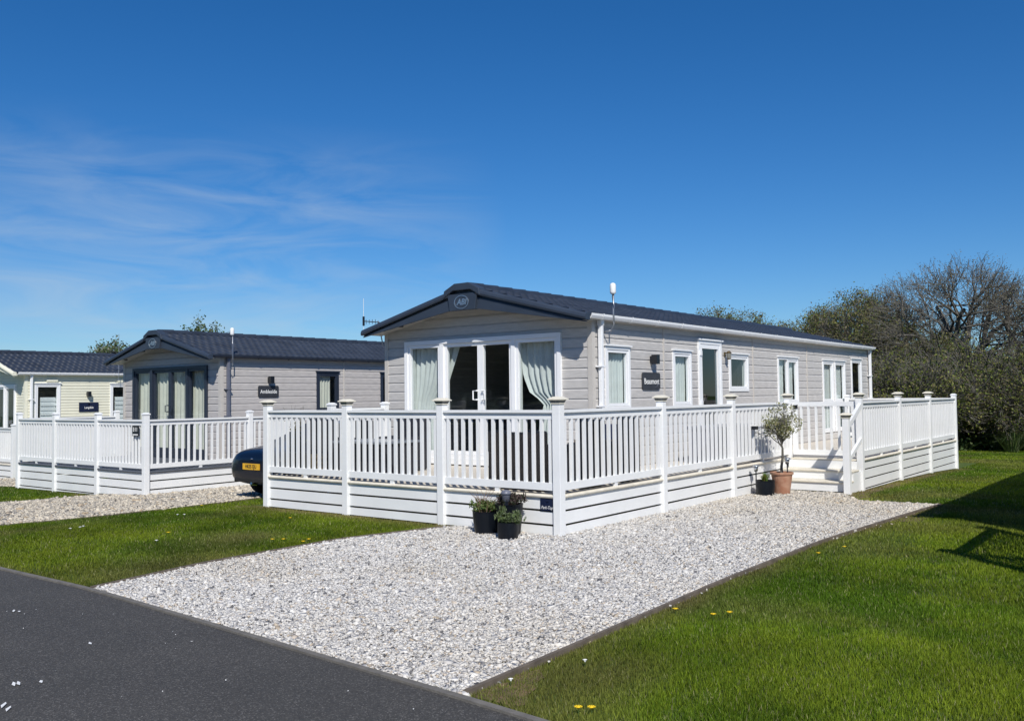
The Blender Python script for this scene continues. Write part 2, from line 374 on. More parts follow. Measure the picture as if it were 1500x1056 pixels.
strip('neighbour_gravel_drive', 'gravel', [(float(g2f(y)), y) for y in yy], [(float(g2n(y)), y) for y in yy], -.004)
strip('far_gravel_drive', 'gravel', [(-24, y) for y in (.95, 1.8, 2.6)], [(-16.9, y) for y in (.95, 1.8, 2.6)], -.004)
# edgings
def edging(name, pts, w, z0, z1, m):
    b = MB()
    pts = [np.array([p[0], p[1], float(hgt(p[0], p[1]))]) for p in pts]
    for a, c in zip(pts[:-1], pts[1:]):
        d = c-a; n = np.array([-d[1], d[0], 0]); n /= np.linalg.norm(n); b.bar(a, c, n, w/2, z0, z1, -w/2)
    o = b.build(name, m); tag(o, kind='structure'); return o
edging('road_kerb', [(x, float(road_y(x))) for x in np.linspace(-14, 9, 47)], .05, -.06, .018, 'concrete')
edging('drive_edging', [(float(gr(y)), y) for y in np.linspace(-5.22, 5.9, 40)], .032, -.06, .028, 'timber')
edging('lawn_edging', [(float(gl(y)), y) for y in np.linspace(-4.98, -.15, 24)], .03, -.06, .024, 'timber')
edging('neighbour_drive_edging', [(float(g2n(y)), y) for y in np.linspace(-5, 6, 30)], .03, -.06, .012, 'timber')
# worn bare soil next to decks and drive
def soil_patch(name, pts, seed):
    rr = random.Random(seed); c = np.mean(pts, 0); P = []
    n = len(pts)
    for i in range(n):
        a, b = np.array(pts[i]), np.array(pts[(i+1) % n])
        m_ = max(2, int(np.linalg.norm(b-a)/.09))
        for k in range(m_):
            p = a+(b-a)*k/m_; P.append((p[0]+rr.uniform(-.035, .035), p[1]+rr.uniform(-.035, .035)))
    b = MB(); b.v = [(x, y, float(hgt(x, y))-.008) for x, y in P]; b.f = [tuple(range(len(P)))]
    o = b.build(name, 'earth'); tag(o, kind='structure')
soil_patch('bare_soil', [(1.34, 6.6), (1.9, 5.9), (2.0, 6.1), (1.62, 7.3), (1.62, 10.4), (1.6, 12.6), (1.38, 12.6), (1.36, 7.9)], 1)
soil_patch('bare_soil', [(-1.66, -.06), (-2.05, -.06), (-2.05, -.5), (-1.75, -.35)], 2)
soil_patch('bare_soil', [(-5.9, -.06), (-3.4, -.06), (-3.6, -.22), (-4.8, -.34), (-5.9, -.2)], 3)
soil_patch('bare_soil', [(2.95, 3.6), (3.3, 3.7), (3.35, 4.9), (3.2, 6.1), (2.9, 6.15), (3.07, 5.9)], 4)
soil_patch('bare_soil', [(2.97, -5.22), (3.3, -5.22), (3.12, -4.7), (2.95, -4.5)], 5)
soil_patch('bare_soil', [(-12.4, .72), (-13.6, .72), (-13.4, .55), (-12.6, .3)], 6)

# value noise for patchiness
_N = RNG.random((64, 64))
def vnoise(x, y, s):
    x = np.asarray(x)*s; y = np.asarray(y)*s; i = np.floor(x).astype(int); j = np.floor(y).astype(int); fx = x-i; fy = y-j
    fx = fx*fx*(3-2*fx); fy = fy*fy*(3-2*fy); g = lambda a, b: _N[a % 64, b % 64]
    return g(i, j)*(1-fx)*(1-fy)+g(i+1, j)*fx*(1-fy)+g(i, j+1)*(1-fx)*fy+g(i+1, j+1)*fx*fy

# ------------------------------------------------------------------ gravel stones
def stones(name, rects, inside, dens, size, dz):
    P = []
    for (x0, x1, y0, y1) in rects:
        n = int((x1-x0)*(y1-y0)*dens(0)); x = RNG.uniform(x0, x1, n); y = RNG.uniform(y0, y1, n)
        u, v, t = proj(np.stack([x, y, hgt(x, y)], -1))
        k = inside(x+RNG.normal(0, .006, n)+np.where(RNG.random(n) < .004, RNG.normal(0, .12, n), 0), y+RNG.normal(0, .006, n)) & (u > -250) & (u < 1750) & (v < 1200) & (t > 1) & (RNG.random(n) < dens(t)/dens(0)); P.append(np.stack([x[k], y[k], t[k]], -1))
    P = np.concatenate(P); n = len(P)
    s = size*np.exp(RNG.normal(0, .33, n))*np.where(P[:, 2] > 10, 1.15, 1.)*np.where(P[:, 2] > 14, 1.2, 1.)
    base = np.array([(a, b, c) for a in (-1, 1) for b in (-1, 1) for c in (-1, 1)], float)*.62
    faces = np.array([(0, 1, 3, 2), (4, 6, 7, 5), (0, 4, 5, 1), (2, 3, 7, 6), (0, 2, 6, 4), (1, 5, 7, 3)])
    V = base[None]*(1+RNG.normal(0, .26, (n, 8, 3)))*np.array([1.1, .85, .62])
    a, b = RNG.uniform(0, 6.28, n), RNG.normal(0, .45, n)
    ca, sa, cb, sb = np.cos(a), np.sin(a), np.cos(b), np.sin(b)
    x = V[..., 0]*cb[:, None]+V[..., 2]*sb[:, None]; z = -V[..., 0]*sb[:, None]+V[..., 2]*cb[:, None]; y = V[..., 1]
    V = np.stack([x*ca[:, None]-y*sa[:, None], x*sa[:, None]+y*ca[:, None], z], -1)*s[:, None, None]
    V += np.stack([P[:, 0], P[:, 1], hgt(P[:, 0], P[:, 1])+dz+RNG.uniform(-.004, .007, n)], -1)[:, None]
    F = (faces[None]+(np.arange(n)*8)[:, None, None]).reshape(-1, 4)
    pal = np.array([(.74, .73, .71), (.66, .65, .63), (.56, .55, .54), (.43, .43, .44), (.27, .27, .28), (.50, .43, .34), (.60, .53, .45), (.13, .13, .14)])
    c = pal[RNG.choice(8, n, p=[.36, .27, .17, .07, .035, .035, .04, .02])]
    wn = vnoise(P[:, 0], P[:, 1], 1.1)[:, None]                       # some patches are dustier and warmer
    warm = np.clip((P[:, 1:2]-1.0)/5, 0, 1)*.6+np.clip(wn-.45, 0, 1)*.6
    if name != 'gravel_stones': warm = np.full_like(warm, .95)
    c = c*(1-warm*np.array([.10, .17, .30]))*RNG.uniform(.70, .95, (n, 1))*np.array([1., .985, .96])
    o = np_mesh(name, V.reshape(-1, 3), F, 'stone', col=np.repeat(c, 8, 0)); tag(o, kind='stuff')
    o['label'] = 'loose pale gravel stones covering the drive'; print(name, n)
stones('gravel_stones', [(-2.2, 3.0, -5.4, 0), (0, 3.2, 0, 7.2)], in_g1, lambda t: 4600*np.where(np.asarray(t) > 9, .62, 1.)*np.where(np.asarray(t) > 13, .75, 1.), .0126, .001)
stones('neighbour_gravel_stones', [(-13.4, -7, -5, .8), (-10.9, -7, .8, 6), (-24, -16.9, .9, 2.6)], lambda x, y: in_g2(x, y) | in_g3(x, y), lambda t: 900+0*np.asarray(t), .019, .002)

# ------------------------------------------------------------------ grass
def grass():
    Vs = []; Cs = []
    rects = [(2.7, 8, -6.5, -1, 13000), (2.7, 6.5, -1, 6.2, 6500), (-2, 6.5, 5.7, 32, 2000), (-8.4, -1.6, -5.2, 0, 6500), (-17.5, -12, -3.5, .8, 1300), (-8, -5.7, 0, 8, 1400)]
    for x0, x1, y0, y1, D in rects:
        n = int((x1-x0)*(y1-y0)*D); x = RNG.uniform(x0, x1, n); y = RNG.uniform(y0, y1, n)
        u, v, t = proj(np.stack([x, y, hgt(x, y)], -1))
        dens = np.clip((6.2/np.maximum(t, 1))**1.15, .02, 1.); base = np.clip((6.2/max(1, t[(t > 1)].min()))**1.15, .02, 1) if D < 13000 else 1.
        cl = .55+.9*vnoise(x, y, 7.)*vnoise(x+9, y, 2.3)*2
        k = in_lawn(x, y) & (u > -200) & (u < 1750) & (v < 1200) & (t > 2) & (RNG.random(n) < dens/base*cl)
        x, y, t = x[k], y[k], t[k]; n = len(x)
        dry = np.clip((vnoise(x, y, .9)-.52)*2.2, 0, 1)*.55
        d1 = np.abs(x-gr(y)); dry = np.maximum(dry, np.where((y < 6.2) & (x > 2.5), np.clip(1-d1/.38, 0, 1), 0)*(.35+.6*vnoise(x, y, 1.7)))
        dry = np.maximum(dry, np.clip(1-np.abs(y-road_y(x))/.3, 0, 1)*.5)
        dry = np.maximum(dry, np.where((x < .5) & (x > -6.4), np.clip(1-np.abs(y+.05)/.45, 0, 1), 0)*.8)
        dry = np.maximum(dry, np.where((x > 1) & (y > 6.6) & (y < 16), np.clip(1-np.abs(x-1.45)/.4, 0, 1), 0)*.7)
        h = RNG.uniform(.008, .024, n)*(.7+.7*vnoise(x, y, 4.))*(1-.4*dry); wd = RNG.uniform(.0022, .0038, n)*np.clip(t/6, 1, 4.2)
        a = RNG.uniform(0, 6.28, n); ln = RNG.uniform(.1, 1.5, n)*h; la = RNG.uniform(0, 6.28, n)
        z = hgt(x, y)-.021; dx, dy = np.cos(a)*wd, np.sin(a)*wd
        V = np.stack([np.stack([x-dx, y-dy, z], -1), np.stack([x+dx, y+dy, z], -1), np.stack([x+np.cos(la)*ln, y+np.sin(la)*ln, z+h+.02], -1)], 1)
        g1 = np.array([.080, .155, .010]); g2 = np.array([.235, .305, .024]); br = np.array([.24, .19, .085])
        m = np.clip(RNG.normal(.42, .25, n)+(vnoise(x, y, .6)-.5)*1.3+(vnoise(x+31, y, 2.7)-.5)*.7, 0, 1)[:, None]
        c = g1*(1-m)+g2*m; c = c*(1-dry[:, None])+br*dry[:, None]
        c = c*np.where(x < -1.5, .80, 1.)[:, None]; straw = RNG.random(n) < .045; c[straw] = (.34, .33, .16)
        c = c*RNG.uniform(.55, 1.4, (n, 1))*(.75+.5*vnoise(x+3, y+7, 1.6))[:, None]
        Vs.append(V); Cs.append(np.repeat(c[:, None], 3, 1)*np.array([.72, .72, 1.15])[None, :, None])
    V = np.concatenate(Vs).reshape(-1, 3); C = np.concatenate(Cs).reshape(-1, 3)
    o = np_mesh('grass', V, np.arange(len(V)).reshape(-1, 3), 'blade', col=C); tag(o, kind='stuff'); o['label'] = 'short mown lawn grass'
    print('blades', len(V)//3)
grass()

# ------------------------------------------------------------------ decks
PH = .056; HR = 1.06
_cap = None
def post_mesh(h):
    b = MB(); b.box(-PH, PH, -PH, PH, -.03, h); return b
CAPS = {}
def add_post(root, x, y, zt, zb, cap='solar', h=None):
    """zt = deck nosing height, zb = ground"""
    top = zt+HR+.075 if h is None else h
    b = MB(); b.box(x-PH, x+PH, y-PH, y+PH, zb-.05, top); p = b.build('post', 'white', root, bevel=.004)
    if cap == 'solar':
        if 'solar' not in CAPS:
            q = .098
            c = MB(); c.hexa([(-q, -q, .05), (q, -q, .05), (q, q, .05), (-q, q, .05), (-q, -q, .062), (q, -q, .062), (q, q, .062), (-q, q, .062)])
            c.hexa([(-q, -q, .062), (q, -q, .062), (q, q, .062), (-q, q, .062), (-.045, -.045, .092), (.045, -.045, .092), (.045, .045, .092), (-.045, .045, .092)])
            c.box(-.068, .068, -.068, .068, 0, .012)
            co_ = c.build('solar_cap', 'ivory'); l = MB()
            l.hexa([(-.058, -.058, .012), (.058, -.058, .012), (.058, .058, .012), (-.058, .058, .012), (-.078, -.078, .05), (.078, -.078, .05), (.078, .078, .05), (-.078, .078, .05)])
            lo = l.build('cap_lens', 'lens'); CAPS['solar'] = (co_.data, lo.data); bpy.data.objects.remove(co_); bpy.data.objects.remove(lo)
        for nm, me in zip(('solar_cap', 'cap_lens'), CAPS['solar']):
            oo = bpy.data.objects.new(nm, me); COL.objects.link(oo); oo.parent = p; oo.location = Vector((x, y, top))-wpos(root)
    elif cap == 'flat':
        if 'flat' not in CAPS:
            q = .068; c = MB(); c.box(-q, q, -q, q, 0, .022); c.hexa([(-q, -q, .022), (q, -q, .022), (q, q, .022), (-q, q, .022), (-.03, -.03, .045), (.03, -.03, .045), (.03, .03, .045), (-.03, .03, .045)])
            co_ = c.build('post_cap', 'white'); CAPS['flat'] = co_.data; bpy.data.objects.remove(co_)
        oo = bpy.data.objects.new('post_cap', CAPS['flat']); COL.objects.link(oo); oo.parent = p; oo.location = Vector((x, y, top))-wpos(root)
    return p
_bm = MB(); _bm.box(-.02, .02, -.02, .02, 0, 1.0); _bo = _bm.build('baluster', 'white'); BAL = _bo.data; bpy.data.objects.remove(_bo)
def bay(root, a, b, n, zt, skirt=True, rail=True, single=True, store=None, nosing='cream', sp=.131):
    """one bay between posts a and b (plan), outward normal n"""
    a = np.array([*a, 0.]); b = np.array([*b, 0.]); d = b-a; L = np.linalg.norm(d); d /= L
    a2 = a+d*PH; b2 = b-d*PH; a2[2] = b2[2] = zt; n = np.array([*n, 0.])
    if rail:
        p = MB()
        p.bar(a2, b2, n, .052, HR-.036, HR, -.052)               # handrail
        p.bar(a2, b2, n, .010, HR-.076, HR-.036, -.010)
        p.bar(a2, b2, n, .022, HR-.118, HR-.076, -.022)          # sub rail
        p.bar(a2, b2, n, .026, .052, .145, -.026)                # bottom rail
        m_ = (a2+b2)/2; p.bar(m_-d*.035, m_+d*.035, n, .02, -.0, .052, -.02)
        panel = p.build('railing_panel', 'white', root)
        k = int(round((L-2*PH)/sp)); mb = None
        for i in range(k):
            q = a2+(b2-a2)*((i+.5)/k)
            if single:
                o = bpy.data.objects.new('baluster', BAL); COL.objects.link(o); o.parent = panel
                o.location = Vector((q[0], q[1], zt+.145))-wpos(root); o.scale = (1, 1, HR-.112-.145)
            else:
                store.box(q[0]-.02, q[0]+.02, q[1]-.02, q[1]+.02, zt+.145, zt+HR-.112)
    if skirt:
        s = MB(); zz = zt-.045; i = 0
        ga = float(hgt(a[0], a[1]))-.01; gb = float(hgt(b[0], b[1]))-.01
        hs_ = [.145, .150, .150, .15, .15, .15]
        while zz > min(ga, gb)+.02 and i < 6:
            z1 = zz; z0 = zz-hs_[i]
            za = max(z0, ga+.012); zb_ = max(z0, gb+.012)
            if z1-za > .01 or z1-zb_ > .01:
                za = min(za, z1-.004); zb_ = min(zb_, z1-.004)
                A = a2.copy(); B = b2.copy(); A[2] = B[2] = 0
                e0 = n*-.012; e1 = n*.012; u = np.array([0, 0, 1.])
                s.hexa([A+e0+u*za, B+e0+u*zb_, B+e1+u*zb_, A+e1+u*za, A+e0+u*z1, B+e0+u*z1, B+e1+u*z1, A+e1+u*z1])
            zz = z0-.028; i += 1
        s.build('skirting', 'white', root)
        nz_ = MB(); A = a2.copy(); B = b2.copy()
        # rounded nosing
        prof = [(-.03, -.045), (.030, -.045), (.044, -.037), (.050, -.022), (.044, -.008), (.030, 0), (-.03, 0)]
        i0 = len(nz_.v)
        for P_ in (A, B):
            for (q, z) in prof: nz_.v.append(tuple(P_+n*q+np.array([0, 0, z])))
        m_ = len(prof)
        for k in range(m_): nz_.f.append((i0+k, i0+(k+1) % m_, i0+m_+(k+1) % m_, i0+m_+k))
        nz_.f.append(tuple(range(i0, i0+m_))); nz_.f.append(tuple(range(i0+m_, i0+2*m_)))
        nz_.build('nosing', nosing, root)
def deck_boards(root, rects, zt, m, along='x'):
    b = MB()
    for x0, x1, y0, y1 in rects:
        if along == 'x':
            y = y0
            while y < y1-.01:
                b.box(x0, x1, y, min(y+.139, y1), zt-.028, zt-.002); y += .144
        else:
            x = x0
            while x < x1-.01:
                b.box(x, min(x+.139, x1), y0, y1, zt-.028, zt-.002); x += .144
    b.build('deck_board', m, root)
    f = MB()
    for x0, x1, y0, y1 in rects: f.box(x0+.05, x1-.05, y0+.05, y1-.05, zt-.20, zt-.032)
    f.build('deck_frame', 'timber', root)
ZD = .5055
# --- main deck
dk = thing('decking', 'white railed decking with solar post caps wrapped round the nearest grey caravan', 'decking', (0, 0, 0))
far = MB()
FR = [(0, 0), (-1.95, 0), (-3.883, 0), (-5.79, 0)]
RS = [(0, 0), (0, 2.6886), (0, 5.1823), (0, 7.8)]
WD = [(1.333, 7.86), (1.333, 10.52), (1.333, 13.09), (1.333, 15.756)]
for i in range(3): bay(dk, FR[i], FR[i+1], (0, -1), ZD)
for i in range(3): bay(dk, RS[i], RS[i+1], (1, 0), ZD, single=(i < 3), sp=.156)
for i in range(3): bay(dk, WD[i], WD[i+1], (1, 0), ZD, single=False, store=far, sp=.156)
LS = [(-5.79, 0), (-5.79, 1.36), (-5.79, 2.66)]
for i in range(2): bay(dk, LS[i], LS[i+1], (-1, 0), ZD, single=False, store=far, rail=(i == 1))
BK = [(1.333, 15.756), (0, 15.756), (-1.33, 15.756)]
for i in range(2): bay(dk, BK[i], BK[i+1], (0, 1), ZD, single=False, store=far)
o = far.build('baluster', 'white', dk); o['kind'] = 'stuff'
for (x, y) in FR+RS[1:]+WD[:-1]: add_post(dk, x, y, ZD, float(hgt(x, y)))
add_post(dk, *WD[3], ZD, float(hgt(*WD[3])), cap='flat', h=ZD+HR+.06)
for p in LS[1:]+BK[1:]: add_post(dk, *p, ZD, float(hgt(*p)), cap='flat', h=ZD+HR+.06)
deck_boards(dk, [(-5.76, -.03, .03, 3.08), (-1.44, -.03, 3.08, 7.83), (-1.44, 1.30, 7.89, 15.72)], ZD, 'deck')
# gate across the top of the steps
g = MB(); A = np.array([.075, 7.87, ZD]); B = np.array([1.26, 7.87, ZD]); n = (0, -1)
g.bar(A, B, n, .026, HR-.085, HR+.0, -.026); g.bar(A, B, n, .026, .05, .15, -.026)
g.bar(A, A+np.array([.09, 0, 0]), n, .025, .15, HR-.085, -.025); g.bar(B-np.array([.07, 0, 0]), B, n, .025, .15, HR-.085, -.025)
gate = g.build('gate', 'white', dk)
for i in range(7):
    q = A+(B-A)*(.14+.72*i/6); o = bpy.data.objects.new('baluster', BAL); COL.objects.link(o); o.parent = gate
    o.location = (q[0], q[1], ZD+.15); o.scale = (1, 1, HR-.085-.15)
g = MB(); g.box(.10, 1.27, 7.66, 7.89, ZD-.028, ZD-.002); g.build('tread', 'cream', dk)
lt = MB(); lt.box(.10, .18, 7.83, 7.845, ZD+.93, ZD+1.0); lt.tube([(.14, 7.83, ZD+.96), (.14, 7.80, ZD+.99), (.20, 7.80, ZD+1.0)], .008, 6); lt.build('gate_latch', 'black', gate)
# steps
SX0, SX1 = .05, 1.32
for k, (yf, z) in enumerate(((7.66, ZD), (7.34, .325), (7.02, .15))):
    if k:
        t = MB(); t.box(SX0, SX1+.04, yf-.03, yf+.32, z-.032, z); t.build('tread', 'cream', dk, bevel=.008)
    r = MB(); zb = (.325, .15, -.03)[k]; r.box(SX0, SX1, yf, yf+.022, zb+.002, z-.033); r.build('riser', 'white', dk)
s = MB()
s.box(SX1, SX1+.03, 7.34, 7.80, -.12, .291); s.box(SX1, SX1+.03, 7.02, 7.338, -.12, .116)
s.build('step_side', 'white', dk)
NW = (1.375, 6.93)
add_post(dk, NW[0], NW[1], 0, -.06, h=1.285)
hr_ = MB(); a = np.array([1.36, 7.80, ZD+.98]); b_ = np.array([1.375, 6.985, 1.13])
hr_.bar(a, b_, (1, 0), .03, -.05, .05, -.03); hr_.build('handrail', 'white', dk)
hr_ = MB(); hr_.bar(a-np.array([0, 0, .62]), b_-np.array([0, 0, .60]), (1, 0), .025, -.04, .04, -.025); hr_.build('handrail', 'white', dk)

# --- neighbour's deck
DZ2 = -.21; Z2 = ZD+DZ2
d2 = thing('decking', 'white railed decking with grey boards round the middle grey caravan', 'decking', (-10.88, .82, -.2))
st2 = MB(); F2 = [(-10.88, .82), (-12.80, .82), (-14.72, .82), (-16.56, .82)]; S2 = [(-10.88, .82), (-10.88, 3.36), (-10.88, 5.9), (-10.88, 8.4), (-10.88, 10.9)]
for i in range(3): bay(d2, F2[i], F2[i+1], (0, -1), Z2, nosing='deck_grey')
for i in range(4): bay(d2, S2[i], S2[i+1], (1, 0), Z2, nosing='deck_grey', single=(i < 1), store=st2, sp=.144)
L2 = [(-16.56, .82), (-16.56, 3.3)]
bay(d2, *L2, (-1, 0), Z2, single=False, store=st2)
o = st2.build('baluster', 'white', d2); o['kind'] = 'stuff'
for p in F2+S2[1:]+L2[1:]: add_post(d2, *p, Z2, float(hgt(*p)), cap='flat', h=Z2+HR+.10)
deck_boards(d2, [(-16.53, -10.91, .85, 3.6), (-12.34, -10.91, 3.6, 10.9)], Z2, 'deck_grey')
# --- deck of the cream caravan
Z3 = -.05
d3 = thing('decking', 'white railed decking in front of the cream caravan', 'decking', (-21.2, 2.7, -.55))
F3 = [(-21.2, 2.7), (-24.9, 2.7), (-26.4, 2.7), (-27.5, 2.7)]; S3 = [(-21.2, 2.7), (-21.2, 5.2), (-21.2, 7.7)]; st3 = MB()
for i in range(3): bay(d3, F3[i], F3[i+1], (0, -1), Z3, single=False, store=st3)
for i in range(2): bay(d3, S3[i], S3[i+1], (1, 0), Z3, single=False, store=st3)
o = st3.build('baluster', 'white', d3); o['kind'] = 'stuff'
for p in F3+S3[1:]: add_post(d3, *p, Z3, float(hgt(*p)), cap='flat', h=Z3+HR+.06)
deck_boards(d3, [(-27.47, -21.23, 2.73, 4.0), (-23.35, -21.23, 4.0, 7.7)], Z3, 'deck')
# --- deck of the caravan beyond the right edge (its shadow lies on the lawn)
d4 = thing('decking', 'white railed decking just out of sight to the right, its rail shadowed on the lawn', 'decking', (5.46, .2, 0))
st4 = MB()
bay(d4, (5.46, .2), (5.46, 2.3), (-1, 0), ZD, single=False, store=st4)
F4 = [(5.46, .2), (7.4, .2), (9.3, .2)]
for i in range(2): bay(d4, F4[i], F4[i+1], (0, -1), ZD, single=False, store=st4)
o = st4.build('baluster', 'white', d4); o['kind'] = 'stuff'
for p in F4+[(5.46, 2.3)]: add_post(d4, *p, ZD, 0)
deck_boards(d4, [(5.5, 10.4, .23, 2.4)], ZD, 'deck')

# ------------------------------------------------------------------ caravans
def clip_poly(prof, a, b):          # prof: [(z,d)] rising in z; part between a and b
    out = []
    for (z0, d0), (z1, d1) in zip(prof[:-1], prof[1:]):
        if z1 < a or z0 > b: continue
        if z1 == z0:
            if a <= z0 <= b: out += [(z0, d0), (z1, d1)]
            continue
        for z in (max(z0, a), min(z1, b)): out.append((z, d0+(d1-d0)*(z-z0)/(z1-z0)))
    r = []
    for p in out:
        if not r or abs(p[0]-r[-1][0])+abs(p[1]-r[-1][1]) > 1e-6: r.append(p)
    return r
def siding(mb, Mf, s0, s1, zb, zt, holes, course, lim=None, groove=.018, bev=.040):
    z = zb
    while z < zt-1e-6:
        zc = min(z+course, zt); full = z+course
        prof = [(z, -groove), (z, 0), (full-bev, 0), (full, -groove)]
        cuts = sorted({z, zc} | {h[k] for h in holes for k in (2, 3) if z < h[k] < zc})
        for a, b in zip(cuts[:-1], cuts[1:]):
            segs = [(s0, s1)]
            for h in holes:
                if h[2] < b-1e-6 and h[3] > a+1e-6:
                    ns = []
                    for p, q in segs:
                        if h[1] <= p or h[0] >= q: ns.append((p, q)); continue
                        if h[0] > p: ns.append((p, h[0]))
                        if h[1] < q: ns.append((h[1], q))
                    segs = ns
            pl = clip_poly(prof, a, b)
            for p, q in segs:
                for (za, da), (zb_, db) in zip(pl[:-1], pl[1:]):
                    pa, qa, pb, qb = p, q, p, q
                    if lim:
                        la, ra = lim(za); lb, rb = lim(zb_); pa, qa, pb, qb = max(p, la), min(q, ra), max(p, lb), min(q, rb)
                        if qa <= pa and qb <= pb: continue
                        qa = max(qa, pa); qb = max(qb, pb)
                    mb.quad(Mf(pa, da, za), Mf(qa, da, za), Mf(qb, db, zb_), Mf(pb, db, zb_))
        z += course
def mbox(mb, Mf, s0, s1, d0, d1, z0, z1):
    mb.hexa([Mf(s0, d0, z0), Mf(s1, d0, z0), Mf(s1, d1, z0), Mf(s0, d1, z0), Mf(s0, d0, z1), Mf(s1, d0, z1), Mf(s1, d1, z1), Mf(s0, d1, z1)])
def frame4(mb, Mf, s0, s1, z0, z1, w, d0, d1):
    mbox(mb, Mf, s0, s0+w, d0, d1, z0, z1); mbox(mb, Mf, s1-w, s1, d0, d1, z0, z1)
    mbox(mb, Mf, s0+w, s1-w, d0, d1, z0, z0+w); mbox(mb, Mf, s0+w, s1-w, d0, d1, z1-w, z1)
def curtain(root, Mf, left, right, z0, z1, m, d=-.10, folds=9, amp=.022, name='curtain'):
    """wavy cloth between left(z) and right(z)"""
    nz_, ns = 18, folds*6; V = []; F = []; ph = random.uniform(0, 6)
    for i in range(nz_+1):
        z = z1+(z0-z1)*i/nz_; l, r = left(z), right(z)
        for j in range(ns+1):
            t = j/ns; s = l+(r-l)*t
            V.append(Mf(s, d+amp*math.sin(t*folds*6.283+ph+.6*math.sin(3*t+z))+amp*.4*math.sin(t*folds*2.7*6.283+1.3), z))
    for i in range(nz_):
        for j in range(ns):
            a = i*(ns+1)+j; F.append((a, a+1, a+ns+2, a+ns+1))
    b = MB(); b.v = V; b.f = F; return b.build(name, m, root, smooth=True)
def window(root, Mf, s0, s1, z0, z1, fm='white_frame', cur=None, cm='curtain', transom=None, split=None, glass='glass', sash=True, name='window', cap=True):
    f = MB(); frame4(f, Mf, s0, s1, z0, z1, .055, -.06, .022)
    win = f.build(name, fm, root)
    if cap:
        c = MB(); mbox(c, Mf, s0-.025, s1+.025, .0, .052, z1+.002, z1+.026); c.build('drip_cap', fm, win)
    panes = [(s0+.055, s1-.055, z0+.055, z1-.055)]
    if transom: panes = [(s0+.055, s1-.055, z0+.055, transom-.02), (s0+.055, s1-.055, transom+.02, z1-.055)]; t = MB(); mbox(t, Mf, s0+.055, s1-.055, -.05, .018, transom-.02, transom+.02); t.build('transom', fm, win)
    if split:
        a = panes[0]; panes = [(a[0], split-.025, a[2], a[3]), (split+.025, a[1], a[2], a[3])]; t = MB(); mbox(t, Mf, split-.025, split+.025, -.05, .02, a[2], a[3]); t.build('mullion', fm, win)
    for i, p in enumerate(panes):
        g = MB(); k = .0
        if sash and not (split and i == 0):
            s = MB(); frame4(s, Mf, p[0]+.004, p[1]-.004, p[2]+.004, p[3]-.004, .045, -.055, .010); s.build('sash', fm, win); k = .047
        g.quad(Mf(p[0]+k, -.02, p[2]+k), Mf(p[1]-k, -.02, p[2]+k), Mf(p[1]-k, -.02, p[3]-k), Mf(p[0]+k, -.02, p[3]-k)); g.build('pane', glass, win)
    if cur:
        for l, r in cur: curtain(win, Mf, (lambda z, l=l: l), (lambda z, r=r: r), z0+.03, z1-.02, cm, folds=max(2, int((r-l)/.09)))
    return win

def roof_sheet(root, x_e, x_r, y0, y1, ze, zr, name='roof', m='roof'):
    """pantile roof sheet from eave (x_e,ze) to ridge (x_r,zr)"""
    L = math.hypot(x_r-x_e, zr-ze); nc = max(4, int(round(L/.34))); per = .20; ny = int((y1-y0)/per*8)
    ux, uz = (x_r-x_e)/L, (zr-ze)/L; nx, nz_ = (-uz, ux) if ux > 0 else (uz, -ux)
    yv = np.linspace(y0, y1, ny+1); rows = []
    for c in range(nc):
        a = L*c/nc; b = L*(c+1)/nc
        rows += [(a+.002, .020, c), (a+(b-a)*.5, .011, c), (b, .0, c)]
    V = []
    for s_, lift, c in rows:
        wv = np.sin(2*math.pi*yv/per); w_ = .016*np.sign(wv)*np.abs(wv)**.8+lift+.02
        V.append(np.stack([x_e+ux*s_+nx*w_, yv, ze+uz*s_+nz_*w_], -1))
    # front lip of the first course
    V.insert(0, np.stack([x_e+0*yv, yv, ze+0*yv-.01], -1))
    V = np.array(V); nr, nn = V.shape[:2]; idx = np.arange(nr*nn).reshape(nr, nn)
    F = np.stack([idx[:-1, :-1], idx[:-1, 1:], idx[1:, 1:], idx[1:, :-1]], -1).reshape(-1, 4)
    off = wpos(root); return np_mesh(name, V.reshape(-1, 3)-np.array(off), F, m, parent=root)

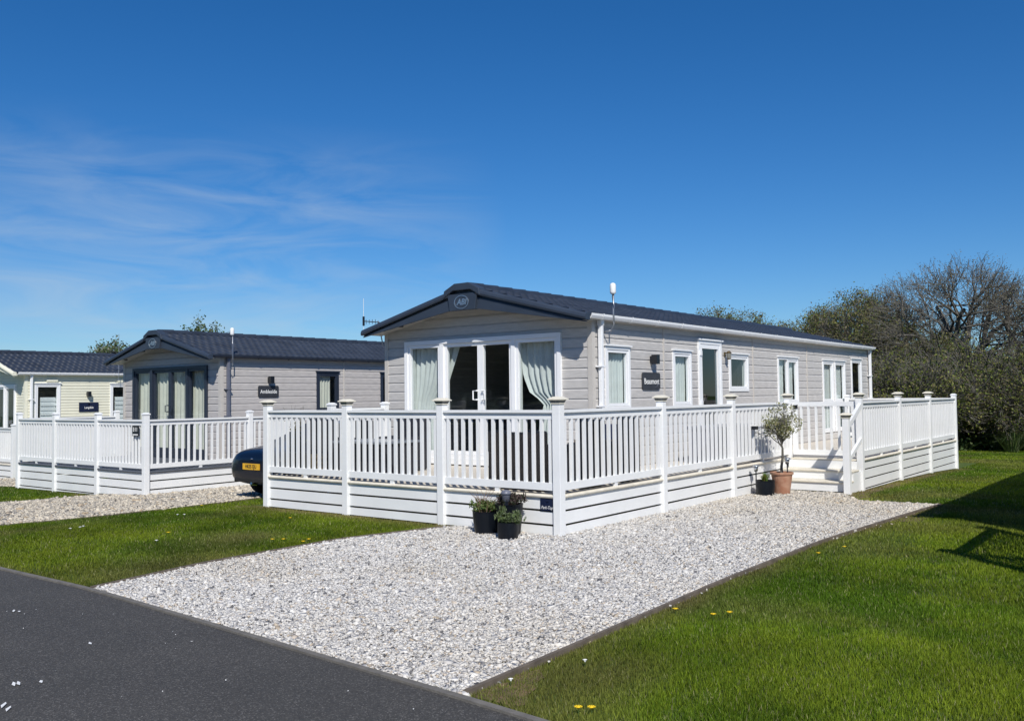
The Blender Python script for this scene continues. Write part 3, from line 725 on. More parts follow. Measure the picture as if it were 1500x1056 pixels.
def caravan(label, xr, yf, W, Lg, dz, sid, trim, gut, frame, course=.168, barge='barge', simple=False, low=.35, pipe=None, eave=3.03, ridge=3.66, emblem=True, holes_r=(), door=None):
    root = thing('static_caravan', label, 'caravan', (xr, yf, dz+low-.3))
    xl = xr-W; cx = (xl+xr)/2; yb = yf+Lg; z = lambda a: a+dz; ze, zr = z(eave), z(ridge)
    oh = .13; fo = .42
    slope = (zr-ze)/(W/2+oh)
    MFf = lambda s, d, zz: (s, yf-d, zz)              # front wall, s = world x
    MFr = lambda s, d, zz: (xr+d, s, zz)              # right wall, s = world y
    MFl = lambda s, d, zz: (xl-d, s, zz)
    MFb = lambda s, d, zz: (s, yb+d, zz)
    lim = lambda zz: ((cx-(zr-.06-zz)/slope), (cx+(zr-.06-zz)/slope)) if zz > ze-.15 else (xl, xr)
    b = MB(); siding(b, MFf, xl, xr, z(low), zr-.12, [door] if door else [], course, lim); b.build('front_wall', sid, root)
    b = MB(); siding(b, MFr, yf, yb, z(low), ze-.02, list(holes_r), course); b.build('side_wall', sid, root)
    b = MB(); siding(b, MFl, yf, yb, z(low), ze-.02, [], course)
    b.build('side_wall', sid, root)
    b = MB(); siding(b, MFb, xl, xr, z(low), zr-.12, [], course, lim); b.build('back_wall', sid, root)
    for (x, sx) in ((xr, -1), (xl, 1)):
        t = MB()
        t.box(min(x, x+sx*.075), max(x, x+sx*.075), yf-.012, yf+.0, z(low), ze-.03)
        xo = x+(-sx)*.012
        t.box(min(x, xo), max(x, xo), yf-.012, yf+.085, z(low), ze-.03)
        t.build('corner_trim', trim, root); t = MB()
        t.box(min(x, xo), max(x, xo), yb-.085, yb+.012, z(low), ze-.03); t.build('corner_trim', trim, root)
    # inside
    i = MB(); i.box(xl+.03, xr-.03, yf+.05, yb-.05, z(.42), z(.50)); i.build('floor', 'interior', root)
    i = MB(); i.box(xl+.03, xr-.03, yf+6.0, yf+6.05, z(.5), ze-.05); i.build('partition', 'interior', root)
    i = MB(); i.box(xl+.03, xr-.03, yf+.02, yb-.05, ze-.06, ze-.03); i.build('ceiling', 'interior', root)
    # roof
    ye0, ye1 = yf-fo+.03, yb+.15
    roof_sheet(root, xr+oh, cx, ye0, ye1, ze, zr); roof_sheet(root, xl-oh, cx, ye0, ye1, ze, zr)
    rc = MB()
    for k in range(int((ye1-ye0)/.42)):
        y0 = ye0+.06+k*.42; rc.tube([(cx, y0, zr+.018), (cx, y0+.435, zr+.026)], [.082, .088], 10)
    rc.build('ridge_cap', 'roof', root)
    # soffits
    s = MB()
    yA, yB = yf-fo+.05, yf+.0
    for sx in (1, -1):
        xe = cx+sx*(W/2+oh-.03)
        s.hexa([(cx, yA, zr-.20), (xe, yA, ze-.085), (xe, yB, ze-.085), (cx, yB, zr-.20), (cx, yA, zr-.17), (xe, yA, ze-.055), (xe, yB, ze-.055), (cx, yB, zr-.17)])
        xw = cx+sx*W/2
        s.box(min(xw+sx*.003, xe), max(xw+sx*.003, xe), yf+.003, yb, ze-.07, ze-.04)
    s.build('soffit', trim, root)
    # bargeboards
    P = lambda p, d: (p[0], yf-fo+d, p[1])
    hw = W/2+oh+.05
    zt = lambda x: zr+.035-abs(x-cx)*slope          # roof line at the front
    bk = MB()
    for sx in (1, -1):
        bk.prism([(cx, zt(cx)-.02), (cx+sx*hw, zt(cx+hw)-.02), (cx+sx*hw, zt(cx+hw)-.125), (cx+sx*.36, zr-.385), (cx, zr-.385)], P, .03, .06)
    body = bk.build('bargeboard', barge, root)
    lp = MB()
    for sx in (1, -1):
        lp.prism([(cx+sx*.30, zt(cx+.30)-.155), (cx+sx*hw, zt(cx+hw)-.135), (cx+sx*hw, zt(cx+hw)-.150), (cx+sx*.36, zr-.405), (cx+sx*.28, zr-.405)], P, -.005, .028)
    lp.build('fascia_panel', barge, body, bevel=.006)
    cp = MB()
    for sx in (1, -1):
        xa, xb = cx+sx*.30, cx+sx*(hw+.012)
        for k in range(1):
            prof = [(-.075, -.075), (-.085, -.04), (-.075, .0), (-.05, .028), (0, .035), (.05, .03), (.06, -.075)]
            i0 = len(cp.v)
            for xx in (xa, xb):
                for (dy, dzz) in prof: cp.v.append((xx, yf-fo+dy+.03, zt(xx)-.035+dzz))
            m_ = len(prof)
            for q in range(m_): cp.f.append((i0+q, i0+(q+1) % m_, i0+m_+(q+1) % m_, i0+m_+q))
            cp.f.append(tuple(range(i0, i0+m_))); cp.f.append(tuple(range(i0+m_, i0+2*m_)))
    cp.build('roof_edge_cap', barge, body, smooth=False)
    rk = MB(); rk.prism([(cx-.42, zt(cx+.42)-.10), (cx-.40, zt(cx+.40)+.02), (cx-.16, zr+.07), (cx+.16, zr+.07), (cx+.40, zt(cx+.40)+.02), (cx+.42, zt(cx+.42)-.10), (cx+.2, zr-.055), (cx-.2, zr-.055)], P, -.07, .12)
    rk.build('ridge_end_cap', barge, body, bevel=.012)
    sh = MB(); sh.prism([(cx-.34, zr-.115), (cx+.34, zr-.115), (cx+.29, zr-.405), (cx-.29, zr-.405)], P, -.045, .03)
    shield = sh.build('badge_panel', barge, body, bevel=.008)
    if emblem:
        e = MB(); n_ = 36
        for r0, r1, dd in ((.150, .165, -.052),):
            for k in range(n_):
                a0, a1 = 6.2832*k/n_, 6.2832*(k+1)/n_
                q = lambda r, a, d: (cx-.01+r*math.cos(a), yf-fo+d, zr-.262+r*.72*math.sin(a))
                e.hexa([q(r0, a0, -.045), q(r1, a0, -.045), q(r1, a1, -.045), q(r0, a1, -.045), q(r0, a0, dd), q(r1, a0, dd), q(r1, a1, dd), q(r0, a1, dd)])
        em = e.build('emblem', 'silver', shield)
        me = text_mesh('ABI', .145, lambda x, y, d: Vector((cx-.01+x, yf-fo-.048-d, zr-.265+y))-wpos(root), shear=.25, bold=.004); me.materials.clear()
        link('emblem', me, 'silver', shield)
    # downlights
    for sx in (-1, 1):
        for q in (.9, 1.75):
            x = cx+sx*q; zz = zr-.20-(q/(W/2+oh))*(.115+zr-ze-.2+.0)
            zz = (zr-.20)+((ze-.085)-(zr-.20))*q/(W/2+oh-.03)
            dl = MB(); dl.lathe((x, yf-.2, zz), [(.05, .02), (.05, -.02), (.035, -.028)], 12); dl.build('downlight', 'black', root)
    # gutter on the right
    gx = xr+oh-.02; g = MB(); prof = [(0, .0), (.012, -.055), (.045, -.078), (.085, -.066), (.105, -.03), (.108, .006), (.100, .006), (.09, -.03), (.075, -.055), (.045, -.066), (.02, -.05), (.01, .0)]
    zg = ze+.015; ya, yb2 = yf-fo+.14, yb+.1; i0 = 0
    for y in (ya, yb2):
        for p in prof: g.v.append((gx+p[0]-.02, y, zg+p[1]))
    m_ = len(prof)
    for q in range(m_): g.f.append((q, (q+1) % m_, m_+(q+1) % m_, m_+q))
    g.f.append(tuple(range(m_))); g.f.append(tuple(range(m_, 2*m_)))
    gu = g.build('gutter', gut, root)
    y = yf+.05
    while y < yb:
        br = MB()
        pr_ = [(-.008, .012), (.004, -.062), (.045, -.088), (.092, -.074), (.116, -.03), (.118, .012)]
        for (p, q) in zip(pr_[:-1], pr_[1:]):
            br.quad((gx+p[0]-.02, y, zg+p[1]), (gx+q[0]-.02, y, zg+q[1]), (gx+q[0]-.02, y+.035, zg+q[1]), (gx+p[0]-.02, y+.035, zg+p[1]))
            br.quad((gx+p[0]-.02, y, zg+p[1]), (gx+q[0]-.02, y, zg+q[1]), (gx+q[0]-.024, y, zg+q[1]+.008), (gx+p[0]-.016, y, zg+p[1]+.008))
        y += .93; br.build('gutter_bracket', gut, gu)
    fa = MB(); fa.box(xr+.02, xr+oh-.03, yf+.0, yb+.05, ze-.04, ze+.0); fa.build('fascia', trim, root)
    pm = pipe or gut
    for y in (yf+.17, yb-.08):
        d = MB(); d.box(xr+.035, xr+.105, y-.035, y+.035, z(low), zg-.07); d.box(xr+.025, xr+.115, y-.045, y+.045, zg-.16, zg-.075)
        dp = d.build('downpipe', pm, root, bevel=.008)
        for zz in (z(1.55), z(2.2)):
            k = MB(); k.box(xr+.0, xr+.112, y-.075, y+.075, zz, zz+.025); k.build('pipe_clip', pm, dp)
    return root, MFf, MFr, dict(xl=xl, xr=xr, cx=cx, yf=yf, yb=yb, ze=ze, zr=zr, z=z, fo=fo)

def patio(root, MFf, x0, x1, z0, z1, fm, xs_, handle, cm, glass='glass'):
    """frame with two fixed lights at the sides and a pair of doors: xs_ = inner mullion centres"""
    f = MB(); frame4(f, MFf, x0, x1, z0, z1, .075, -.10, .045)
    mbox(f, MFf, x0-.02, x1+.02, .0, .07, z0-.10, z0-.002)
    fr = f.build('patio_door_frame', fm, root)
    a, b, c = xs_
    for x in (a, c):
        mu_ = MB(); mbox(mu_, MFf, x-.042, x+.042, -.09, .04, z0+.075, z1-.075); mu_.build('mullion', fm, fr)
    for k, (p, q) in enumerate(((x0+.075, a-.042), (c+.042, x1-.075))):
        s = MB(); frame4(s, MFf, p+.003, q-.003, z0+.078, z1-.078, .055, -.06, .022); wn = s.build('side_light', fm, root)
        g = MB(); g.quad(MFf(p+.058, -.02, z0+.13), MFf(q-.058, -.02, z0+.13), MFf(q-.058, -.02, z1-.13), MFf(p+.058, -.02, z1-.13)); g.build('pane', glass, wn)
    for k, (p, q) in enumerate(((a+.042, b), (b, c-.042))):
        s = MB(); frame4(s, MFf, p+.003, q-.003, z0+.078, z1-.078, .062, -.07, .005); dr = s.build('patio_door', fm, root)
        g = MB(); g.quad(MFf(p+.065, -.03, z0+.14), MFf(q-.065, -.03, z0+.14), MFf(q-.065, -.03, z1-.14), MFf(p+.065, -.03, z1-.14)); g.build('pane', glass, dr)
        x = b+(.06 if k else -.06); dx = .075 if k else -.075
        h = MB(); h.tube([MFf(x, .0, 1.66+z0-.6), MFf(x, .05, 1.66+z0-.6), MFf(x+dx, .05, 1.66+z0-.6), MFf(x+dx, .05, 1.82+z0-.6), MFf(x, .05, 1.82+z0-.6), MFf(x, .0, 1.82+z0-.6)], .013, 8)
        h.build('handle', handle, dr)
    return fr

# ---- main caravan
C1X, C1Y = -1.45, 3.08
hole = lambda s0, s1, z0, z1: (s0+.02, s1-.02, z0+.02, z1-.02)
W1 = dict(w1=(3.47, 4.28, 1.50, 2.56), w2=(5.86, 6.62, 1.50, 2.56), door=(6.93, 7.98, .53, 2.80), w3=(8.37, 9.36, 1.79, 2.57), w4=(11.07, 12.38, 1.48, 2.58), w5=(14.17, 15.02, .70, 2.58), w6=(15.12, 16.0, .70, 2.58), w7=(16.55, 17.50, 1.50, 2.67))
DOOR1 = (-5.64, -2.04, .63, 2.795)
c1, Ff, Fr, I1 = caravan('large greige static caravan with white framed windows and white patio doors', C1X, C1Y, 4.74, 15.15, 0, 'siding', 'trim', 'white_frame', 'white_frame', holes_r=[hole(*v) for v in W1.values()], door=hole(*DOOR1))
patio(c1, Ff, *DOOR1, 'white_frame', (-4.70, -3.80, -3.04), 'white_frame', 'curtain')
itp = lambda zs, vs: (lambda z: float(np.interp(z, zs, vs)))
curtain(c1, Ff, itp([.7, 1.3, 1.7, 2.7], [-5.60, -5.60, -5.58, -5.62]), itp([.7, 1.3, 1.65, 2.0, 2.7], [-4.98, -5.0, -4.98, -4.68, -4.38]), .72, 2.68, 'curtain', d=-.17, folds=9, amp=.028)
curtain(c1, Ff, itp([.7, 1.3, 1.62, 1.8, 2.1, 2.7], [-2.66, -2.60, -2.50, -2.80, -2.94, -3.0]), itp([.7, 1.6, 2.7], [-2.12, -2.1, -2.1]), .72, 2.68, 'curtain', d=-.17, folds=7, amp=.035)
for x in (-2.985, -5.53):
    b = MB(); b.box(x-.03, x+.03, C1Y+.09, C1Y+.12, .72, 2.68); b.build('blind', 'curtain', c1)
b = MB(); b.box(-3.3, -2.75, C1Y+5.6, C1Y+5.64, .9, 2.5); b.build('curtain', 'curtain', c1)
window(c1, Fr, *W1['w1'], cur=[(3.55, 4.20)]); window(c1, Fr, *W1['w2'], cur=[(5.94, 6.55)])
window(c1, Fr, *W1['w3'], cur=[(9.05, 9.3)]); window(c1, Fr, *W1['w4'], split=11.70, cur=[(11.36, 11.62), (11.78, 12.3)])
window(c1, Fr, *W1['w5'], transom=1.50, cur=[(14.45, 14.95)]); window(c1, Fr, *W1['w6'], transom=1.50, cur=[(15.45, 15.95)]); window(c1, Fr, *W1['w7'])
# entrance door
s0, s1, z0, z1 = W1['door']
f = MB(); frame4(f, Fr, s0, s1, z0, z1, .07, -.08, .03); fr = f.build('door_frame', 'white_frame', c1)
c = MB(); mbox(c, Fr, s0-.03, s1+.03, 0, .06, z1+.002, z1+.03); c.build('drip_cap', 'white_frame', fr)
f = MB(); frame4(f, Fr, s0+.073, s1-.073, z0+.073, z1-.073, .085, -.05, .02); mbox(f, Fr, s0+.158, s1-.158, -.03, .008, z0+.158, .92)
mbox(f, Fr, s0+.158, s1-.158, -.035, .012, .92, .98)
dr = f.build('entrance_door', 'white_frame', c1)
g = MB(); g.quad(Fr(s0+.158, -.02, .98), Fr(s1-.158, -.02, .98), Fr(s1-.158, -.02, z1-.158), Fr(s0+.158, -.02, z1-.158)); g.build('pane', 'glass_dark', dr)
for zz in (.9, 1.52, 2.5):
    h = MB(); mbox(h, Fr, s0+.03, s0+.12, .02, .045, zz, zz+.09); h.build('hinge', 'white_frame', dr)
h = MB(); h.tube([Fr(s1-.11, .02, 1.52), Fr(s1-.11, .07, 1.52), Fr(s1-.0, .07, 1.52)], .011, 8); h.build('handle', 'white_frame', dr)
for y in (5.53, 9.645, 13.03):
    j = MB(); mbox(j, Fr, y-.022, y+.022, -.005, .012, .4, 3.0); j.build('joint_strip', 'trim', c1)
# ---- neighbour caravan
C2X, C2Y = -12.35, 3.6
W2 = dict(w1=(6.55, 7.32, 1.40+DZ2*0, 2.45), w2=(8.9, 9.7, 1.40, 2.45), w3=(12, 12.8, 1.4, 2.45))
DOOR2 = (-16.24, -12.86, .40, 2.60)
c2, F2f, F2r, I2 = caravan('grey static caravan with dark window frames, second from the right', C2X, C2Y, 4.40, 13.0, DZ2, 'siding2', 'trim', 'dark_frame', 'dark_frame', pipe='grey_pipe', holes_r=[hole(*v) for v in W2.values()], door=hole(*DOOR2), eave=3.02, ridge=3.66)
patio(c2, F2f, *DOOR2, 'dark_frame', (-15.34, -14.52, -13.72), 'dark_frame', 'curtain2')
for l, r in ((-16.28, -15.25), (-15.4, -14.45), (-14.62, -13.6), (-13.75, -12.80)):
    curtain(c2, F2f, (lambda z, l=l: l), (lambda z, r=r: r), .5, 2.48, 'curtain2', d=-.17, folds=6, amp=.03)
window(c2, F2r, *W2['w1'], fm='dark_frame', cur=[(6.66, 7.12)], cm='curtain2'); window(c2, F2r, *W2['w2'], fm='dark_frame'); window(c2, F2r, *W2['w3'], fm='dark_frame')
for y in (7.52, 11.6):
    j = MB(); mbox(j, F2r, y-.022, y+.022, -.005, .012, .2, 2.78); j.build('joint_strip', 'trim', c2)
# ---- cream caravan
C3X, C3Y = -23.4, 3.98
W3 = dict(w1=(4.28, 5.10, .95, 2.34), w2=(6.80, 7.6, .95, 2.34), w3=(9.5, 10.3, .95, 2.34))
DOOR3 = (-27.2, -24.0, .05, 2.33)
c3, F3f, F3r, I3 = caravan('cream static caravan with narrow siding and white gutter at the left edge', C3X, C3Y, 4.6, 12, -.38, 'siding3', 'siding3', 'white_frame', 'white_frame', course=.092, barge='siding3', emblem=False, holes_r=[hole(*v) for v in W3.values()], door=hole(*DOOR3), eave=3.06, ridge=3.80)
patio(c3, F3f, *DOOR3, 'white_frame', (-26.3, -25.6, -24.8), 'white_frame', 'curtain2')
for k in ('w1', 'w2', 'w3'):
    v = W3[k]; wn = window(c3, F3r, *v, cap=True)
    b = MB(); mbox(b, F3r, v[0]+.22, v[1]-.1, -.10, -.09, 1.0, 1.90)
    for i in range(6): mbox(b, F3r, v[0]+.22, v[1]-.1, -.092, -.06-.01*(i % 2), 1.02+.15*i, 1.11+.15*i)
    b.build('blind', 'blind', wn)
for v in (4.9, 7.3):
    b = MB(); mbox(b, F3r, v-.25, v+.1, .0, .05, 2.40, 2.47); b.build('vent_cover', 'siding3', c3)
# ---- caravan beyond the right edge
c4, F4f, F4r, I4 = caravan('static caravan just beyond the right edge whose roof shadow falls on the lawn', 10.39, 2.45, 4.74, 13, 0, 'siding', 'trim', 'white_frame', 'white_frame', emblem=False)
window(c4, lambda s, d, z: (10.39-4.74-d, s, z), 5.0, 5.8, 1.5, 2.56)

# ------------------------------------------------------------------ fittings on the caravans
def rr_poly(w_, h_, r, n=5):
    P = []
    for cx_, cy_, a0 in ((w_/2-r, h_/2-r, 0), (-w_/2+r, h_/2-r, 90), (-w_/2+r, -h_/2+r, 180), (w_/2-r, -h_/2+r, 270)):
        for k in range(n+1):
            a = R(a0+90*k/n); P.append((cx_+r*math.cos(a), cy_+r*math.sin(a)))
    return P
def sign_r(label, x, yc, zc, w_, h_, r, m, rows, name='name_sign'):
    o = thing(name, label, 'sign', (x, yc, zc))
    b = MB(); b.prism(rr_poly(w_, h_, r), lambda p, d: (x+d, yc+p[0], zc+p[1]), .006, .03); b.build('board', m, o)
    for (txt, size, dy, dx, mm, sx) in rows:
        lettering(o, txt, size, lambda a, c, d, dx=dx, dy=dy: (x+.0315+d, yc+dx+a, zc+dy+c), m=mm, depth=.0012, sx=sx, bold=.0015)
    return o
s_ = sign_r('rounded dark sign reading Beaumont on the nearest caravan', C1X, 5.005, 1.985, .64, .30, .045, 'sign', [('Beaumont', .145, -.01, .0, 'letter', .92)])
b = MB(); b.tube([(C1X+.032, 5.13, 1.875), (C1X+.032, 5.2, 1.895), (C1X+.032, 5.27, 1.94)], .003, 5); b.tube([(C1X+.032, 5.2, 1.895), (C1X+.032, 5.22, 1.93)], .003, 5); b.tube([(C1X+.032, 5.235, 1.915), (C1X+.032, 5.28, 1.915)], .003, 5); b.build('sprig_motif', 'grey_pipe', s_)
sign_r('rounded dark sign reading Ambleside on the middle caravan', C2X, 4.985, 1.945, .62, .285, .04, 'sign', [('Ambleside', .135, -.01, .0, 'letter', .9)])
s3 = sign_r('navy rectangular sign with a red rose on the cream caravan', C3X, 6.05, 1.565, .66, .31, .004, 'sign_navy', [('Langdale', .10, -.02, .0, 'letter', .9)])
b = MB(); b.lathe((0, 0, 0), [(.001, 0), (.034, .001)], 8); b.v = [(C3X+.034, 6.05+p[0], 1.655+p[1]*.9) for p in b.v]; b.build('rose_motif', 'red', s3)
def wall_lamp(label, x, y, z, kind=0):
    o = thing('wall_lamp', label, 'wall lamp', (x, y, z))
    b = MB()
    if kind == 0:
        b.box(x+.002, x+.035, y-.05, y+.05, z-.06, z+.06); b.build('back_plate', 'black', o, bevel=.004)
        b = MB(); b.box(x+.035, x+.15, y-.055, y+.055, z-.085, z+.085); b.build('lamp_body', 'black', o, bevel=.004)
    else:
        b.box(x+.002, x+.02, y-.03, y+.03, z-.02, z+.07); b.tube([(x+.02, y, z+.05), (x+.09, y, z+.075), (x+.10, y, z+.06)], .009, 6); b.build('bracket', 'brass', o)
        b = MB(); b.lathe((x+.10, y, z), [(.045, -.06), (.055, .04), (.05, .045)], 8); b.build('glass_shade', 'lens', o)
        b = MB(); b.lathe((x+.10, y, z), [(.065, .046), (.03, .085), (.005, .095)], 8); b.build('lantern_cap', 'brass', o); b = MB(); b.lathe((x+.10, y, z), [(.03, -.085), (.05, -.062)], 8); b.build('lantern_base', 'brass', o)
    return o
wall_lamp('square black wall lamp above the Beaumont sign', C1X, 5.05, 2.37)
wall_lamp('small brass lantern beside the glazed entrance door', C1X, 8.17, 2.53, 1)
wall_lamp('black wall lamp above the Ambleside sign', C2X, 5.02, 2.24)
wall_lamp('dark wall lamp above the navy sign of the cream caravan', C3X, 6.02, 2.0)
def antenna(label, x, y, z0, z1, wallx, lean=0.):
    o = thing('antenna_pole', label, 'antenna', (x, y, z0))
    b = MB(); b.tube([(wallx, y, z0-.02), (x-.05, y, z0), (x, y, z0+.10), (x, y, z1-.16)], .014, 8); b.build('pole', 'steel', o, smooth=True)
    b = MB(); b.tube([(x+.0, y-.03, z1-.17), (x+.0, y-.035, z1-.22), (x+.012, y-.012, z1-.42), (x+.012, y-.012, z0+.15)], .006, 5); b.build('cable', 'black', o)
    b = MB(); b.lathe((x, y-.012, z1-.18), [(.02, 0), (.044, .018), (.05, .04), (.05, .15), (.042, .175), (.018, .19)], 14); b.build('aerial_head', 'white', o, smooth=True)
    return o
antenna('white antenna on a bent pole at the nearest caravan roof edge', C1X+.22, 3.42, 2.80, 3.57, C1X)
antenna('white antenna on a bent pole at the middle caravan roof edge', C2X+.20, 3.80, 2.48, 3.47, C2X)
# small rod aerial behind the left roof edge of the nearest caravan
ax, ay = C1X-4.74-.10, 2.98
o = thing('television_aerial', 'small dark rod aerial behind the left roof edge of the nearest caravan', 'aerial', (ax, ay, 2.6))
b = MB(); b.tube([(C1X-4.74, 3.14, 2.72), (ax, 3.12, 2.74), (ax, ay, 3.24)], .012, 8); b.build('mast', 'steel', o)
def off(k, z): return (ax-k*.80, ay-k*.60, z)
b = MB(); b.tube([off(-.03, 3.21), off(.30, 3.24)], .010, 6)
for k in range(4): b.tube([off(.05+.06*k, 3.18), off(.05+.06*k, 3.27)], .005, 5)
b.build('boom', 'black', o)
b = MB(); b.tube([off(.28, 3.15), off(.28, 3.33)], .022, 8); b.build('reflector', 'black', o)
b = MB(); b.tube([off(.28, 2.95), off(.28, 3.68)], .004, 5); b.build('whip_rod', 'letter', o)
# slim mast by the cream caravan
o = thing('antenna_mast', 'thin grey mast rising from the cream caravan gutter', 'antenna', (C3X+.2, 6.9, 2.6))
b = MB(); b.tube([(C3X, 7.0, 2.4), (C3X+.2, 7.0, 2.45), (C3X+.2, 7.0, 4.05)], .009, 6); b.build('mast', 'steel', o)
b = MB(); b.tube([(C3X+.2, 7.0, 3.35), (C3X+.2, 6.7, 3.42), (C3X+.2, 7.3, 3.42)], .02, 6); b.build('bracket', 'black', o)

# plaques on decks
o = thing('plaque', 'navy plaque with small white script on the skirting by the corner post', 'plaque', (-.18, -.02, .38))
b = MB(); b.box(-.27, -.07, -.030, -.014, .305, .455); b.build('board', 'sign_navy', o)
lettering(o, 'Park-Top', .058, lambda a, c, d: (-.17+a, -.0315-d, .342+c), depth=.0008, shear=.3, sx=.8)
b = MB(); b.lathe((0, 0, 0), [(.001, 0), (.011, .001)], 8); b.v = [(-.165+p[0], -.0318, .412+p[1]*.7) for p in b.v]; b.build('crest_motif', 'letter', o)
o = thing('pitch_number_sign', 'small black sign reading E 11 on the middle deck railing', 'sign', (-11.17, .76, 1.2))
b = MB(); b.box(-11.29, -11.05, .755, .775, 1.02, 1.235); b.build('board', 'black', o)
lettering(o, 'E·11', .115, lambda a, c, d: (-11.17+a, .753-d, 1.15+c), depth=.0008, bold=.003, sx=.85)
b = MB(); b.box(-11.27, -11.07, .752, .7545, 1.035, 1.06); b.build('underline', 'letter', o)

# ------------------------------------------------------------------ plants
def leaves(n, pts, spread, size, cols, up=.3, long=1.8):
    """n leaf quads near pts (array)"""
    P = pts[RNG.integers(0, len(pts), n)]+RNG.normal(0, spread, (n, 3))
    a = RNG.normal(0, 1, (n, 3)); a[:, 2] += up; a /= np.linalg.norm(a, axis=1)[:, None]
    r = RNG.normal(0, 1, (n, 3)); b = np.cross(a, r); b /= np.linalg.norm(b, axis=1)[:, None]
    s = size*RNG.uniform(.6, 1.35, (n, 1)); A = a*s*long/2; B = b*s/2
    V = np.stack([P-A, P+B, P+A, P-B], 1).reshape(-1, 3)
    C = np.array(cols)[RNG.integers(0, len(cols), n)]*RNG.uniform(.65, 1.35, (n, 1))*1.45
    return V, np.arange(4*n).reshape(-1, 4), np.repeat(C, 4, 0)
class Tree:
    def __init__(s, seed, rmin=.0035): s.rmin = rmin; s.r = random.Random(seed); s.V = []; s.F = []; s.tips = []
    def seg(s, a, b, ra, rb, n=5):
        d = b-a; L = np.linalg.norm(d); d = d/max(L, 1e-6)
        ref = np.array([0, 0, 1.]) if abs(d[2]) < .9 else np.array([1., 0, 0])
        x = np.cross(d, ref); x /= np.linalg.norm(x); y = np.cross(d, x); i = len(s.V)
        for p, rr in ((a, ra), (b, rb)):
            for q in range(n):
                t = 2*math.pi*q/n; s.V.append(p+rr*(math.cos(t)*x+math.sin(t)*y))
        for q in range(n): s.F.append((i+q, i+(q+1) % n, i+n+(q+1) % n, i+n+q))
    def grow(s, p, d, L, r, depth, maxd, spread, droop=0., upb=.08, kids=(2, 3), short=.76, env=None):
        n = 3 if depth < 3 else 2; p0 = p
        for k in range(n):
            d = d+np.array([s.r.gauss(0, .13), s.r.gauss(0, .13), s.r.gauss(0, .09)+upb-droop*depth]); d /= np.linalg.norm(d)
            q = p+d*L/n; r2 = r*(.88 if depth < maxd else .6); s.seg(p, q, r, r2, 6 if depth < 2 else (4 if depth < 4 else 3)); p = q; r = r2
            if depth >= 2 and s.r.random() < .55 and depth < maxd: s.branch(p, d, L*short*.7, r*.55, depth+1, maxd, spread*1.1, droop, upb, kids, short, env)
            if depth >= maxd-2: s.tips.append(p)
        if depth < maxd and (env is None or env(p)):
            for _ in range(s.r.randint(*kids)): s.branch(p, d, L*short, r*.72, depth+1, maxd, spread, droop, upb, kids, short, env)
        else: s.tips.append(p)
    def branch(s, p, d, L, r, depth, maxd, spread, droop, upb, kids, short, env):
        v = np.array([s.r.gauss(0, 1), s.r.gauss(0, 1), s.r.gauss(0, .8)]); v -= d*np.dot(v, d); v /= np.linalg.norm(v)+1e-9
        a = s.r.uniform(.55, 1.2)*spread; nd = d*math.cos(a)+v*math.sin(a)
        s.grow(p, nd, L*s.r.uniform(.75, 1.15), max(r, s.rmin), depth, maxd, spread, droop, upb, kids, short, env)
    def mesh(s, name, m, parent, off):
        b = MB(); b.v = [(x[0]+off[0], x[1]+off[1], x[2]+off[2]) for x in s.V]; b.f = s.F; return b.build(name, m, parent)
